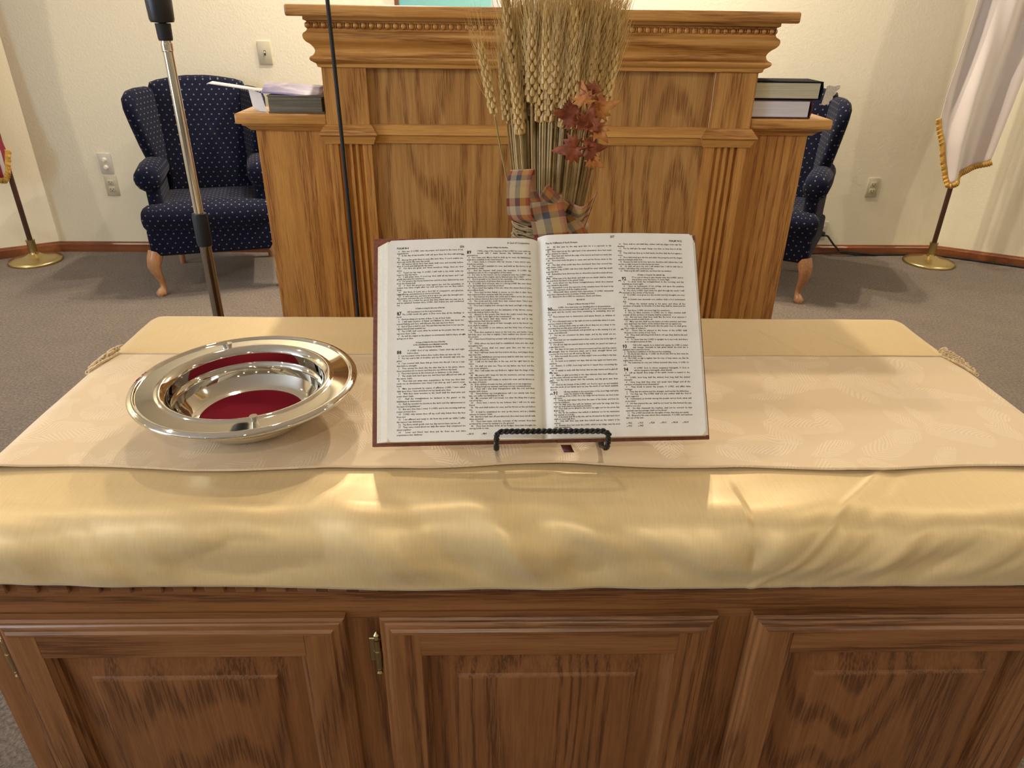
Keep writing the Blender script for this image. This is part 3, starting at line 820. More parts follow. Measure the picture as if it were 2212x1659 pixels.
PS92 = """IT is a good thing to give thanks unto the LORD, and to sing praises unto thy name, O most High:
2 To shew forth thy lovingkindness in the morning, and thy faithfulness every night,
3 Upon an instrument of ten strings, and upon the psaltery; upon the harp with a solemn sound.
4 For thou, LORD, hast made me glad through thy work: I will triumph in the works of thy hands.
5 O LORD, how great are thy works! and thy thoughts are very deep.
6 A brutish man knoweth not; neither doth a fool understand this.
7 When the wicked spring as the grass, and when all the workers of iniquity do flourish; it is that they shall be destroyed for ever:
8 But thou, LORD, art most high for evermore.
9 For, lo, thine enemies, O LORD, for, lo, thine enemies shall perish; all the workers of iniquity shall be scattered.
10 But my horn shalt thou exalt like the horn of an unicorn: I shall be anointed with fresh oil.
11 Mine eye also shall see my desire on mine enemies, and mine ears shall hear my desire of the wicked that rise up against me.
12 The righteous shall flourish like the palm tree: he shall grow like a cedar in Lebanon.
13 Those that be planted in the house of the LORD shall flourish in the courts of our God.
14 They shall still bring forth fruit in old age; they shall be fat and flourishing;
15 To shew that the LORD is upright: he is my rock, and there is no unrighteousness in him."""
PS93 = """THE LORD reigneth, he is clothed with majesty; the LORD is clothed with strength, wherewith he hath girded himself: the world also is stablished, that it cannot be moved.
2 Thy throne is established of old: thou art from everlasting.
3 The floods have lifted up, O LORD, the floods have lifted up their voice; the floods lift up their waves.
4 The LORD on high is mightier than the noise of many waters, yea, than the mighty waves of the sea.
5 Thy testimonies are very sure: holiness becometh thine house, O LORD, for ever."""
PS94 = """O LORD God, to whom vengeance belongeth; O God, to whom vengeance belongeth, shew thyself.
2 Lift up thyself, thou judge of the earth: render a reward to the proud.
3 LORD, how long shall the wicked, how long shall the wicked triumph?
4 How long shall they utter and speak hard things? and all the workers of iniquity boast themselves?
5 They break in pieces thy people, O LORD, and afflict thine heritage.
6 They slay the widow and the stranger, and murder the fatherless.
7 Yet they say, The LORD shall not see, neither shall the God of Jacob regard it.
8 Understand, ye brutish among the people: and ye fools, when will ye be wise?
9 He that planted the ear, shall he not hear? he that formed the eye, shall he not see?
10 He that chastiseth the heathen, shall not he correct? he that teacheth man knowledge, shall not he know?
11 The LORD knoweth the thoughts of man, that they are vanity.
12 Blessed is the man whom thou chastenest, O LORD, and teachest him out of thy law;"""
GL = {}
def raw_mesh(s, off=0.):
    cu = bpy.data.curves.new('glyph', 'FONT'); cu.body = s; cu.size = 1; cu.resolution_u = 1; cu.offset = off; cu.fill_mode = 'FRONT'
    ob = bpy.data.objects.new('glyph', cu); COL.objects.link(ob); bpy.context.view_layer.update()
    me = ob.to_mesh(); V_ = [v.co.copy() for v in me.vertices]; F_ = [tuple(p.vertices) for p in me.polygons]
    ob.to_mesh_clear(); bpy.data.objects.remove(ob); bpy.data.curves.remove(cu)
    return V_, F_
def glyph(c, off=0.):
    k = (c, off)
    if k not in GL:
        def wd(s):
            V_, _ = raw_mesh(s, 0); return max(v.x for v in V_)-min(v.x for v in V_)
        if not GL: GL['|'] = wd('||')
        adv = wd('|'+c+'|')-GL['|']
        V_, F_ = ([], []) if c == ' ' else raw_mesh(c, off)
        GL[k] = (V_, F_, adv)
    return GL[k]
class Page:
    def __init__(s, sgn, W): s.sgn = sgn; s.W = W; s.v = []; s.f = []
    def line(s, t, u, v, em, xs=.85, width=None, off=.018, align='l'):
        """t at baseline (u,v); justified to width if given"""
        tot = sum(glyph(c, off)[2] for c in t)*em*xs
        extra = 0
        if width:
            k = t.count(' ')
            if align == 'j' and k: extra = (width-tot)/k
            elif align == 'c': u += (width-tot)/2
            elif align == 'r': u += width-tot
        for c in t:
            V_, F_, ad = glyph(c, off); n = len(s.v)
            for p in V_:
                uu = u+p.x*em*xs; s.v.append(bk(uu, v+p.y*em, prf(uu, s.W)+.00058))
            s.f += [tuple(i+n for i in f) for f in F_]
            u += ad*em*xs + (extra if c == ' ' else 0)
    def arch(s, u, v, r=.0019):
        n = len(s.v)
        for k in range(9):
            a = PI*k/8
            for q, h in ((r, r*.9), (r*.55, r*.35)): uu = u+q*math.cos(a); s.v.append(bk(uu, v+h*math.sin(a), prf(uu, s.W)+.0006))
        s.f += [(n+2*k, n+2*k+2, n+2*k+3, n+2*k+1) for k in range(8)]
    def para(s, txt, u, v0, v1, w, num=None, em=.0029, indent0=0):
        """fit verses between v0 (top) and v1 (bottom)"""
        target = max(1, round((v0-v1)/.00262))
        def wrap(xs):
            lines = []
            for vi, vs in enumerate(txt.split('\n')):
                words = vs.split(' ')
                if words[0].isdigit(): words[0] = words[0]+'  '
                ind = .0135 if (num and vi == 0) else (.0020 if words[0].strip().isdigit() else 0)
                cur = ''; first = True; cnt = 0
                for wd_ in words:
                    nx = (cur+' '+wd_) if cur else wd_
                    lim = w-(ind if (first or (num and vi == 0 and cnt < 2)) else .0)
                    if sum(glyph(c, .018)[2] for c in nx)*em*xs > lim and cur:
                        lines.append((cur, w-lim, True)); cur = wd_; first = False; cnt += 1
                    else: cur = nx
                lim = w-(ind if (first or (num and vi == 0 and cnt < 2)) else .0)
                lines.append((cur, w-lim, False))
            return lines
        best = None
        for k in range(36):
            xs = .62+k*.012; L = wrap(xs)
            if best is None or abs(len(L)-target) < best[0]: best = (abs(len(L)-target), xs, L)
        _, xs, L = best; pitch = (v0-v1)/len(L)
        for i, (t, ind, full) in enumerate(L):
            s.line(t, u+ind, v0-(i+.78)*pitch, em, xs, w-ind if full else None, align='j')
        if num: s.line(num, u, v0-1.75*pitch, .0066, .90, off=.03)
    def build(s, name, parent):
        me = bpy.data.meshes.new(name); org = wloc(parent)
        me.from_pydata([(a-org.x, b-org.y, c-org.z) for a, b, c in s.v], [], s.f); me.materials.append(M_ink)
        o = bpy.data.objects.new(name, me); COL.objects.link(o); o.parent = parent; return o
VL1 = lambda y: .0040+(957-y)*.2645/431; VL2 = lambda y: .0040+(952-y)*.2645/434
VR1 = lambda y: .0040+(950-y)*.2660/440; VR2 = lambda y: .0040+(951-y)*.2660/448
P1 = Page(-1, WL); P2 = Page(1, WR)
c1, c2, c3, c4, cw = -.1855, -.0970, .0095, .1040, .0865
P1.line('PSALM 86:6', c1, VL1(546), .0034, .95, off=.03)
P1.line('256', c2-.0060, VL2(539), .0040, .95, off=.03)
P1.line('A God of Compassion', c2, VL2(531), .0036, .9, cw-.001, off=.022, align='r')
P1.para(PS86, c1, VL1(549), VL1(672), cw)
P1.line("A Psalm or Song for the sons of Kor'ah.", c1, VL1(679), .0026, .9, cw, off=.03, align='c')
P1.para(PS87, c1, VL1(682), VL1(744), cw, '87')
P1.line("A Song or Psalm for the sons of Kor'ah,", c1, VL1(752), .0026, .9, cw, off=.03, align='c')
P1.line("to the chief Musician upon Mahalath Leannoth,", c1, VL1(757), .0026, .9, cw, off=.03, align='c')
P1.line("Maschil of Heman the Ezrahite.", c1, VL1(762), .0026, .9, cw, off=.03, align='c')
P1.para(PS88, c1, VL1(765), VL1(946), cw, '88')
P1.line('Maschil of Ethan the Ezrahite.', c2, VL2(541), .0026, .9, cw, off=.03, align='c')
P1.para(PS89, c2+.0030, VL2(545), VL2(931), cw-.0030, '89')
n_ = len(P1.v)
for k in range(5): P1.line(('86:15', '88:9', '89:1', '89:15', '89:30')[k], c2+.0022+k*.0175, VL2(941), .0030, .9, off=.03); P1.arch(c2+.0008+k*.0175, VL2(941), .0009)
P1.arch(c1+.003, VL1(648)); 
for y in (556, 693, 731, 838): P1.arch(c2-.0022, VL2(y))
P1.build('printed_text', pgL)
P2.line("Plea for Fulfilment of God's Promise", c3+.0005, VR1(526), .0033, .86, off=.022)
P2.line('257', c3+.0855, VR1(515), .0040, .95, off=.03)
P2.line('PSALM 94:12', c4, VR2(517), .0034, .95, cw+.001, off=.03, align='r')
P2.para(PS89B, c3, VR1(531), VR1(648), cw)
P2.line('BOOK IV', c3, VR1(655), .0028, .95, cw, off=.03, align='c')
P2.line('A Prayer of Moses the man of God.', c3, VR1(664), .0026, .95, cw, off=.03, align='c')
P2.para(PS90, c3, VR1(667), VR1(850), cw, '90')
P2.para(PS91, c3+.0035, VR1(851), VR1(930), cw-.0035, '91')
P2.para(PS91B, c4, VR2(521), VR2(588), cw)
P2.line('A Psalm or Song for the sabbath day.', c4, VR2(596), .0026, .95, cw, off=.03, align='c')
P2.para(PS92, c4+.0035, VR2(598), VR2(748), cw-.0035, '92')
P2.para(PS93, c4, VR2(751), VR2(799), cw, '93')
P2.para(PS94, c4, VR2(801), VR2(914), cw, '94')
for r_ in range(2):
    for k in range(6 if r_ == 0 else 2):
        P2.line('%d:%d' % (90+k if r_ == 0 else 93+k, 2+k*3), c4+.0024+k*.0145, VR2(924+r_*6), .0030, .9, off=.03); P2.arch(c4+.001+k*.0145, VR2(924+r_*6), .0009)
for y in (605, 767, 812, 830, 858): P2.arch(c3+.0012, VR1(y))
for y in (609, 636, 719): P2.arch(c4+.0008, VR2(y))
P2.build('printed_text', pgR)


# easel
es = empty('book_easel', (.08, .80, RT+.001), 'black twisted wrought iron easel holding up the open bible', 'easel')
zf = RT+.0045
def lip(z): return z
x0, x1 = .0105, .1465
fy = .7300; bz = .8585
mb = MB()
mb.rope([(x0, fy, bz-.004), (x0+.003, fy, bz), (x0+.007, fy, bz+.0015), (x1-.007, fy, bz+.0015), (x1-.003, fy, bz), (x1, fy, bz-.004)], .0034, .013)
mb.build('front_bar', M_iron, es)
for x in (x0, x1):
    m = MB(); m.rope([(x, fy, bz-.003), (x, fy, bz-.012), (x, fy+.001, bz-.020), (x, fy+.006, bz-.026), (x, fy+.014, bz-.032)], .0034, .013)
    m.tube([(x, fy+.010, bz-.030), (x, .7605, .8175), (x, .775, .8095), (x, .83, zf)], .0028, 8)
    b0 = Vector((x, .7665, .8160)); m.tube([tuple(b0), tuple(b0+Vector((0, math.cos(A), math.sin(A)))*.20)], .0026, 8)
    m.build('leg', M_iron, es)
t0 = Vector((x0, .7665, .8160))+Vector((0, math.cos(A), math.sin(A)))*.20; t1 = t0+Vector((x1-x0, 0, 0))
MB().rope([tuple(t0), tuple(t1)], .0032, .013).build('top_bar', M_iron, es)
MB().tube([(.0795, t0.y+.002, t0.z-.002), (.0795, 1.0, zf)], .0028, 8).build('back_leg', M_iron, es)

# ------------------------------------------------------------------ wheat sheaf
WC = Vector((.103, 1.155, RT+.001))
sh = empty('wheat_sheaf', tuple(WC), 'dried wheat sheaf tied with a plaid bow and rust leaves, standing behind the bible', 'wheat sheaf')
def head_mesh(seed):
    rnd = random.Random(seed); mb = MB(); H = .098
    n = 13
    for k in range(n):
        z = .004+H*k/n; sc_ = 1-.45*(k/n)**2
        for sd in range(4):
            a = sd*PI/2+.3*seed+(PI/4 if k % 2 else 0)
            d = Vector((math.cos(a), math.sin(a), 0))
            c0 = Vector((0, 0, z)); tip = c0+d*.0072*sc_+Vector((0, 0, .013))
            mid = c0+d*.0062*sc_+Vector((0, 0, .006))
            mb.tube([c0+d*.001, mid-Vector((0, 0, .002)), mid+Vector((0, 0, .002)), tip], [.0009, .0034*sc_, .0031*sc_, .0004], 5)
            # awn
            if rnd.random() < .8:
                L = rnd.uniform(.035, .065); e = tip+d*L*.17+Vector((rnd.uniform(-.005, .005), rnd.uniform(-.005, .005), L))
                m_ = tip.lerp(e, .5)+d*.0015
                mb.tube([tip-d*.001, m_, e], [.00042, .00034, .00016], 3)
    mb.tube([(0, 0, 0), (0, 0, H)], .0015, 5)
    me_o = mb.build('wheat_head_source', M_grain, None, smooth=60)
    me = me_o.data; bpy.data.objects.remove(me_o); return me
heads = [head_mesh(i) for i in range(5)]
NST = 96
rnd = random.Random(11)
tieZ = 1.012; tr = .053
def stem_curve(a, f, top):
    c, s = math.cos(a)*f, math.sin(a)*f
    # foot, tie, top
    pts = []
    for t in [0, .25, .5, .75, 1]:
        z = WC.z+t*(tieZ-WC.z); r = tr*(1+.28*(1-t)**2); pts.append(Vector((WC.x+c*r, WC.y+s*r*.85, z)))
    topr_x, topr_y = .078, .050
    for t in (.2, .4, .6, .8, 1.0):
        z = tieZ+t*(top-tieZ); k = t*(1.25-.25*t)
        pts.append(Vector((WC.x+.004*t+c*(tr+(topr_x-tr)*k), WC.y+s*(tr*.85+(topr_y-tr*.85)*k), z)))
    return pts
stems = []
for i in range(NST):
    a = 2*PI*i*.381966; f = math.sqrt((i+.5)/NST)
    top = rnd.uniform(1.135, 1.215) - .018*f*f*(1 if math.sin(a) < .3 else 0)+.012
    stems.append((a, f, top))
stems.append((PI, 1.15, 1.165)); stems[-1] = (PI*1.02, 1.12, 1.165)
for a, f, top in stems:
    pts = stem_curve(a, f, top)
    if f > 1.1:
        pts = [p+Vector((-.007*(max(0, p.z-1.05)/.1), 0, 0)) for p in pts]
    st_ = MB().tube(pts, [rnd.uniform(.0013, .0019)]*len(pts), 5).build('wheat_stem', M_straw, sh, smooth=60)
    h = bpy.data.objects.new('wheat_head', heads[rnd.randrange(5)]); COL.objects.link(h); h.parent = st_
    e = pts[-1]; d = (pts[-1]-pts[-2]).normalized(); d = (d+Vector((rnd.uniform(-.06, .06), rnd.uniform(-.06, .06), 0))).normalized()
    h.location = e-wloc(st_); q = d.to_track_quat('Z', 'Y'); h.rotation_mode = 'QUATERNION'; h.rotation_quaternion = q
    k = rnd.uniform(.85, 1.12); h.scale = (k, k, k*rnd.uniform(.9, 1.1))
# the crowd of further stems and heads inside the bundle
mb = MB(); mh = MB()
for i in range(110):
    a = rnd.uniform(0, 2*PI); f = math.sqrt(rnd.random())*.97
    pts = stem_curve(a, f, rnd.uniform(1.145, 1.215)); mb.tube(pts, rnd.uniform(.0013, .0020), 4)
    if i % 3 == 0:
        me = heads[i % 5]; q = (pts[-1]-pts[-2]).to_track_quat('Z', 'Y').to_matrix().to_4x4(); q.translation = pts[-1]
        mh.add([v.co[:] for v in me.vertices], [tuple(p.vertices) for p in me.polygons], q)
mb.build('inner_stems', M_straw, sh, smooth=60, kind='stuff'); mh.build('inner_heads', M_grain, sh, smooth=60, kind='stuff')
# raffia binding
mb = MB()
for k in range(26):
    z = .985+random.uniform(-.014, .018); r = tr*1.13+random.uniform(-.001, .0035)
    ph = random.uniform(0, 6.28); tl = random.uniform(-.006, .006)
    mb.tube([(WC.x+r*math.cos(g/28*2*PI), WC.y+r*.88*math.sin(g/28*2*PI), z+tl*math.sin(g/28*2*PI+ph)+.0015*math.sin(g*1.9+ph)) for g in range(29)], .0016, 5)
mb.build('raffia_band', M_raffia, sh)
# plaid bow
bow = None
def ribbon(pts, width, wdir, vscale=15., v0=0., parent=None, name='ribbon_loop', n=40):
    P = [Vector(p)+Vector((0, 0, BU)) for p in pts]
    def cr(t):
        t = t*(len(P)-1); i = min(int(t), len(P)-2); q = t-i
        p0 = P[max(i-1, 0)]; p1 = P[i]; p2 = P[i+1]; p3 = P[min(i+2, len(P)-1)]
        return .5*((2*p1)+(p2-p0)*q+(2*p0-5*p1+4*p2-p3)*q*q+(3*p1-p0-3*p2+p3)*q*q*q)
    wf = wdir if callable(wdir) else (lambda t: Vector(wdir))
    def f(i, j):
        c = cr(j); return tuple(c+wf(j).normalized()*(i-.5)*(width(j) if callable(width) else width))
    L = sum((cr((k+1)/30)-cr(k/30)).length for k in range(30))
    return MB().grid(f, 8, n, uv=lambda i, j: (.07+i*.72, v0+j*L*vscale)).build(name, M_plaid, parent, smooth=60, solid=.0007, flip=False)
fy0 = WC.y-tr*.9-.004; BU = .040
# left loop standing up
ribbon([(.088, fy0, .985), (.070, fy0-.006, 1.000), (.056, fy0-.010, 1.030), (.053, fy0-.018, 1.058), (.048, fy0-.030, 1.050), (.046, fy0-.034, 1.02), (.051, fy0-.03, .990), (.074, fy0-.016, .975)],
       .036, lambda t: Vector((1, -.25, .1)), parent=sh, v0=.1)
# centre knot and the two hanging tails
ribbon([(.083, fy0-.004, 1.022), (.100, fy0-.020, 1.008), (.116, fy0-.014, .995), (.120, fy0-.002, .99)], .032, lambda t: Vector((.5, -.1, .85)), parent=sh, v0=.5, name='ribbon_knot')
ribbon([(.088, fy0-.004, 1.015), (.089, fy0-.024, 1.002), (.094, fy0-.032, .982), (.099, fy0-.032, .960), (.102, fy0-.020, .938), (.103, fy0-.008, .925)], .054, lambda t: Vector((1, -.1, .28-.3*t)), parent=sh, v0=.3)
ribbon([(.122, fy0-.002, .996), (.140, fy0-.022, .992), (.156, fy0-.020, 1.004), (.163, fy0-.008, 1.012), (.164, fy0+.008, .998), (.155, fy0+.004, .972), (.138, fy0-.004, .960), (.124, fy0-.002, .962)], .036, lambda t: Vector((.15, -.5, .9)), parent=sh, v0=.7)
ribbon([(.120, fy0-.008, .985), (.134, fy0-.020, .968), (.146, fy0-.016, .950), (.152, fy0-.004, .936)], .034, lambda t: Vector((.8, -.2, .45)), parent=sh, v0=.2)
# leaves
def leafmesh(c, size, rotz, tilt, mat, spin=0, seed=0):
    rn_ = random.Random(seed)
    key = [(0, -.55), (.06, -.16), (.36, -.34), (.34, -.16), (.62, -.10), (.44, .04), (.66, .26), (.40, .22), (.42, .44), (.22, .34), (.16, .60), (0, .95)]
    out = key+[(-x, y) for x, y in key[-2:0:-1]]
    M = Matrix.Translation(c) @ Matrix.Rotation(rotz, 4, 'Z') @ Matrix.Rotation(tilt, 4, 'X') @ Matrix.Rotation(spin, 4, 'Z')
    vs = [(0, 0, .0)]; fs = []
    R3 = 3
    n = len(out)
    for k in range(1, R3+1):
        f = k/R3
        for i, (x, y) in enumerate(out):
            rr = math.hypot(x, y)*f
            vs.append((x*size*f, y*size*f, size*(.16*math.sin(rr*5+seed)+.10*math.cos(3*math.atan2(y, x)+seed)*f*f)))
    for i in range(n): fs.append((0, 1+i, 1+(i+1) % n))
    for k in range(R3-1):
        for i in range(n):
            j = (i+1) % n; fs.append((1+k*n+i, 1+(k+1)*n+i, 1+(k+1)*n+j, 1+k*n+j))
    MB().add(vs, fs, M).build('leaf', mat, sh, smooth=50, solid=.0005, flip=False)
lf = [((.163, 1.075, 1.150), .030, .2, 1.25, M_leafA, .9, 1), ((.172, 1.072, 1.132), .034, -.2, 1.2, M_leafB, -1.3, 2), ((.140, 1.068, 1.122), .036, .15, 1.35, M_leafA, 1.5, 3),
      ((.158, 1.062, 1.108), .034, .1, 1.3, M_leafA, -.3, 4), ((.172, 1.066, 1.100), .026, .1, 1.3, M_leafB, -2.4, 5), ((.142, 1.060, 1.075), .036, 0, 1.5, M_leafA, 1.7, 6),
      ((.160, 1.060, 1.075), .032, .1, 1.2, M_leafA, -1.5, 7), ((.166, 1.058, 1.060), .024, .1, 1.2, M_leafB, -2.2, 8), ((.152, 1.066, 1.142), .028, -.3, 1.25, M_leafB, .2, 9)]
for c, s_, rz_, ti, m_, sp_, sd in lf: leafmesh(Vector(c)+Vector((-.017+(c[0]-.156)*.1, -.012, .060-(c[2]-1.1)*.05)), s_*.98, rz_, ti, m_, sp_, sd)
MB().tube([(.150, 1.085, 1.08), (.152, 1.068, 1.12), (.152, 1.06, 1.16), (.155, 1.065, 1.20)], .0013, 6).build('leaf_stalk', M_leafA, sh)

# ------------------------------------------------------------------ pulpit
pu = empty('pulpit', (.124, 1.98, 0), 'honey oak pulpit with beaded cornice, fluted pilasters and lower side wings', 'pulpit')
BX0, BX1, BY, BYB = -.372, .621, 1.75, 2.26
PW = .100; REC = .016
# core box with recessed panel
mb = MB().box(BX0+.004, BX1-.004, BY+REC, BYB, 0, 1.24)
mb.build('body', oak_p, pu, smooth=0)
for (a, b_) in ((BX0, BX0+PW), (BX1-PW, BX1)):
    # upper plain pilaster
    MB().box(a, b_, BY, BY+.06, 1.03, 1.22, .0015, 1).build('upper_pilaster', oak_v, pu)
    # lower fluted pilaster: profile across x
    xs = []; nfl = 4; w = b_-a; marg = .018; fwid = (w-2*marg)/nfl
    pr = [(a, BY+.05), (a, BY)]
    x = a+marg
    for k in range(nfl):
        g0, g1 = x+fwid*.22, x+fwid*.78
        pr.append((g0, BY))
        for q in range(1, 6):
            an = PI*q/6; pr.append(((g0+g1)/2-(g1-g0)/2*math.cos(an), BY+.0075*math.sin(an)))
        pr.append((g1, BY)); x += fwid
    pr += [(b_, BY), (b_, BY+.05)]
    n = len(pr); vs = [(p[0], p[1], z) for z in (.16, 1.03) for p in pr]
    MB().add(vs, [(i, i+1, n+i+1, n+i) for i in range(n-1)]).build('fluted_pilaster', oak_v2, pu, smooth=30)
    MB().box(a, b_, BY, BY+.06, 0, .16, .0015, 1).build('pilaster_foot', oak_v2, pu)
# cornice
full = [(BX0, BYB), (BX0, BY), (BX1, BY), (BX1, BYB)]
ogee = [(0, 1.190), (.006, 1.192), (.008, 1.199), (.013, 1.202), (.0175, 1.205), (.0195, 1.209), (.018, 1.213), (.012, 1.216), (.0085, 1.221), (.0075, 1.226), (.010, 1.232), (.015, 1.238), (.022, 1.243), (.0265, 1.249), (.0275, 1.255), (.026, 1.260), (.020, 1.264), (.018, 1.268), (.018, 1.283), (.024, 1.286), (.024, 1.293), (0, 1.293)]
MB().sweep(full, ogee).build('cornice', oak_h, pu, smooth=40)
# bead course: round beads separated by thin reels
mb = MB()
def bead(p, d):
    M = Matrix.Translation(p) @ d
    mb.lathe([(.0001, -.0066), (.004, -.0058), (.0062, -.003), (.0066, 0), (.0062, .003), (.004, .0058), (.0001, .0066)], (0, 0, 0), 10, M)
def reel(p, d):
    M = Matrix.Translation(p) @ d
    mb.lathe([(.0001, -.0011), (.0058, -.0009), (.0058, .0009), (.0001, .0011)], (0, 0, 0), 8, M)
o_ = .0195; zc = 1.2755; pitch = .0172
dx = Matrix.Rotation(PI/2, 4, 'Y'); dy = Matrix.Rotation(PI/2, 4, 'X')
x = BX0-o_+.004
while x < BX1+o_:
    bead(Vector((x, BY-o_, zc)), dx); reel(Vector((x+pitch/2, BY-o_, zc)), dx); x += pitch
for X in (BX0-o_, BX1+o_):
    y = BY-o_+pitch
    while y < BYB: bead(Vector((X, y, zc)), dy); y += pitch
mb.build('bead_course', oak_h, pu, smooth=60)
o2 = .054
MB().box(BX0-o2, BX1+o2, BY-o2, BYB+.02, 1.2925, 1.3150, .0045, 3).build('top_board', oak_h, pu)
# waist moulding wrapping the pilasters
p1, p2 = BX0+PW, BX1-PW
path = [(BX0, BYB), (BX0, BY), (p1, BY), (p1, BY+REC), (p2, BY+REC), (p2, BY), (BX1, BY), (BX1, BYB)]
MB().sweep(path, [(0, 1.070), (.003, 1.069), (.008, 1.063), (.0165, 1.0505), (.0175, 1.048), (.0150, 1.0465), (.0125, 1.044), (.011, 1.038), (.008, 1.033), (.0065, 1.0275), (.0, 1.0265)]).build('waist_moulding', oak_h, pu, smooth=30)
MB().sweep(full, [(0, .10), (.008, .095), (.016, .08), (.016, 0)]).build('base_moulding', oak_h, pu, smooth=30)
# wings
WY = 1.79
for x0, x1, ox0, ox1 in ((-.549, BX0, -.584, BX0), (BX1, .780, BX1, .822)):
    left = x0 < 0
    MB().box(x0 if left else x0+.001, x1-.001 if left else x1, WY, 2.22, 0, 1.055, .001, 1).build('wing', oak_v2, pu, smooth=0)
    pth = [(x0, 2.22), (x0, WY), (x1-.001, WY)] if left else [(x0+.001, WY), (x1, WY), (x1, 2.22)]
    MB().sweep(pth, [(0, 1.050), (.008, 1.0505), (.012, 1.055), (.018, 1.061), (.0235, 1.063), (.0235, 1.067), (0, 1.067)]).build('wing_moulding', oak_h, pu, smooth=30)
    xa, xb = (x0-.035, x1-.0005) if left else (x0+.0005, x1+.040)
    MB().box(xa, xb, WY-.035, 1.90, 1.067, 1.0905, .0045, 3).build('wing_top', oak_h, pu)
    MB().sweep(pth, [(0, .10), (.008, .095), (.014, .08), (.014, 0)]).build('wing_base', oak_h, pu, smooth=30)

# things on the left wing
WZ = 1.0907
def cbook(name, x0, x1, y0, y1, z0, z1, cov, pages, label, spine='right', ct=.003):
    e = empty(name, ((x0+x1)/2, (y0+y1)/2, z0), label, 'book')
    MB().box(x0, x1, y0, y1, z0, z0+ct, .0012).box(x0, x1, y0, y1, z1-ct, z1, .0012).build('cover', cov, e)
    if spine:
        sx = x1 if spine == 'right' else x0; s = 1 if spine == 'right' else -1
        pts = [(sx+s*(.004*math.sin(PI*k/6)-.002), z0+(z1-z0)*k/6) for k in range(7)]; pin = [(a-s*.003, b) for a, b in pts]
        n = 7; vs = [(a, y, b) for y in (y0, y1) for a, b in pts+pin[::-1]]; q = 14
        MB().add(vs, [(i, (i+1) % q, q+(i+1) % q, q+i) for i in range(q)]+[tuple(range(q)), tuple(range(q, 2*q))]).build('spine', cov, e)
    px0, px1 = x0+.002, x1-.006
    # fore edge slightly hollow towards the spine end
    MB().box(px0, px1, y0+.003, y1-.003, z0+ct, z1-ct).build('pages', pages, e, smooth=0)
    return e
cbook('hardback_book', -.508, -.378, 1.770, 1.90, WZ+.0003, WZ+.0385, M_dpages, M_dpages, 'grey edged book lying on the left wing of the pulpit under a leaflet', None)
# folded white handout between book and the wing's end
MB().add([(-.515, 1.785, WZ+.0005), (-.562, 1.84, WZ+.0005), (-.568, 1.84, WZ+.046), (-.524, 1.788, WZ+.0405), (-.538, 1.80, WZ+.0005)],
         [(0, 1, 2, 3), (0, 3, 4)]).build('folded_handout', M_paper, solid=.0006, flip=False, smooth=0, label='folded white handout standing beside the grey edged book on the left wing', cat='paper')
MB().grid(lambda i, j: (-.645+.135*i+.006*j, 1.79+.022*j, WZ+.0605-.018*i+.0030*j), 6, 2).build('paper_sheet', M_paper, solid=.0005, flip=False,
         label='thin white sheet jutting out left over the left wing of the pulpit', cat='paper')
MB().grid(lambda i, j: (-.520+.138*i-.008*j, 1.772+.075*j, WZ+.0430-.0035*i+.016*j-.006*i*(1-j)+.001*math.sin(i*5)), 12, 6).build('lilac_leaflet', M_leaflet, solid=.0006, flip=False,
         label='glossy lilac leaflet lying open on the grey edged book', cat='leaflet')
# things on the right wing
cbook('hardback_book', .6235, .768, 1.768, 1.89, WZ+.0003, WZ+.0415, M_mbook, M_wpages, 'maroon bible with white page edges, lower of two on the right wing', 'right')
cbook('hardback_book', .6225, .784, 1.766, 1.86, WZ+.0418, WZ+.0815, M_bbook, M_gpages, 'black bible with cream page edges lying on the maroon bible', 'right')
# lace doily hanging past the end of the books
def lace(i, j):
    sc__ = .0035*abs(math.sin(j*PI*3.5)) if i > .9 else 0
    x = .801+(.036*(1-j*.45))*i+sc__-.006*j; return (x, 1.785+.012*i, WZ+.0720-.043*j+.001*math.sin(i*9))
m_ = MB().grid(lace, 12, 28)
m_.build('lace_doily', M_lace, solid=.001, flip=False, smooth=60, label='scalloped white lace doily beside the two bibles on the right wing', cat='doily')

# ------------------------------------------------------------------ microphone stand
MX, MY = -.643, 1.60
ms = empty('microphone_stand', (MX, MY, 0), 'chrome microphone stand with black clutch beside the left wing of the pulpit', 'microphone stand')
MB().lathe([(.0001, 0), (.125, 0), (.128, .006), (.124, .013), (.05, .026), (.02, .032), (.0001, .034)], (MX, MY, 0), 48).build('base', M_black, ms)
MB().cyl(MX, MY, .03, .835, .0125, 32).build('lower_tube', M_dchrome, ms)
MB().lathe([(.0001, .826), (.0150, .826), (.0165, .832), (.0165, .892), (.0150, .899), (.0001, .899)], (MX, MY, 0), 32).build('clutch', M_rubber, ms)
MB().cyl(MX, MY, .89, 1.247, .0098, 32).build('upper_tube', M_chrome, ms)
MB().lathe([(.0001, 1.226), (.0110, 1.226), (.0115, 1.2275), (.0110, 1.229), (.0115, 1.231), (.0110, 1.233), (.0115, 1.235), (.0110, 1.237), (.0115, 1.239), (.0108, 1.242), (.0001, 1.243)], (MX, MY, 0), 32).build('thread_collar', M_chrome, ms)
MB().lathe([(.0001, 1.246), (.0130, 1.246), (.0140, 1.250), (.0150, 1.277), (.0001, 1.278)], (MX, MY, 0), 24).build('adapter', M_rubber, ms)
mc = MB().lathe([(.0001, 1.277), (.0215, 1.279), (.0235, 1.284), (.0245, 1.31), (.026, 1.36), (.026, 1.46), (.020, 1.485), (.0001, 1.49)], (MX, MY, 0), 32)
mc.build('microphone_holder', M_black, ms)
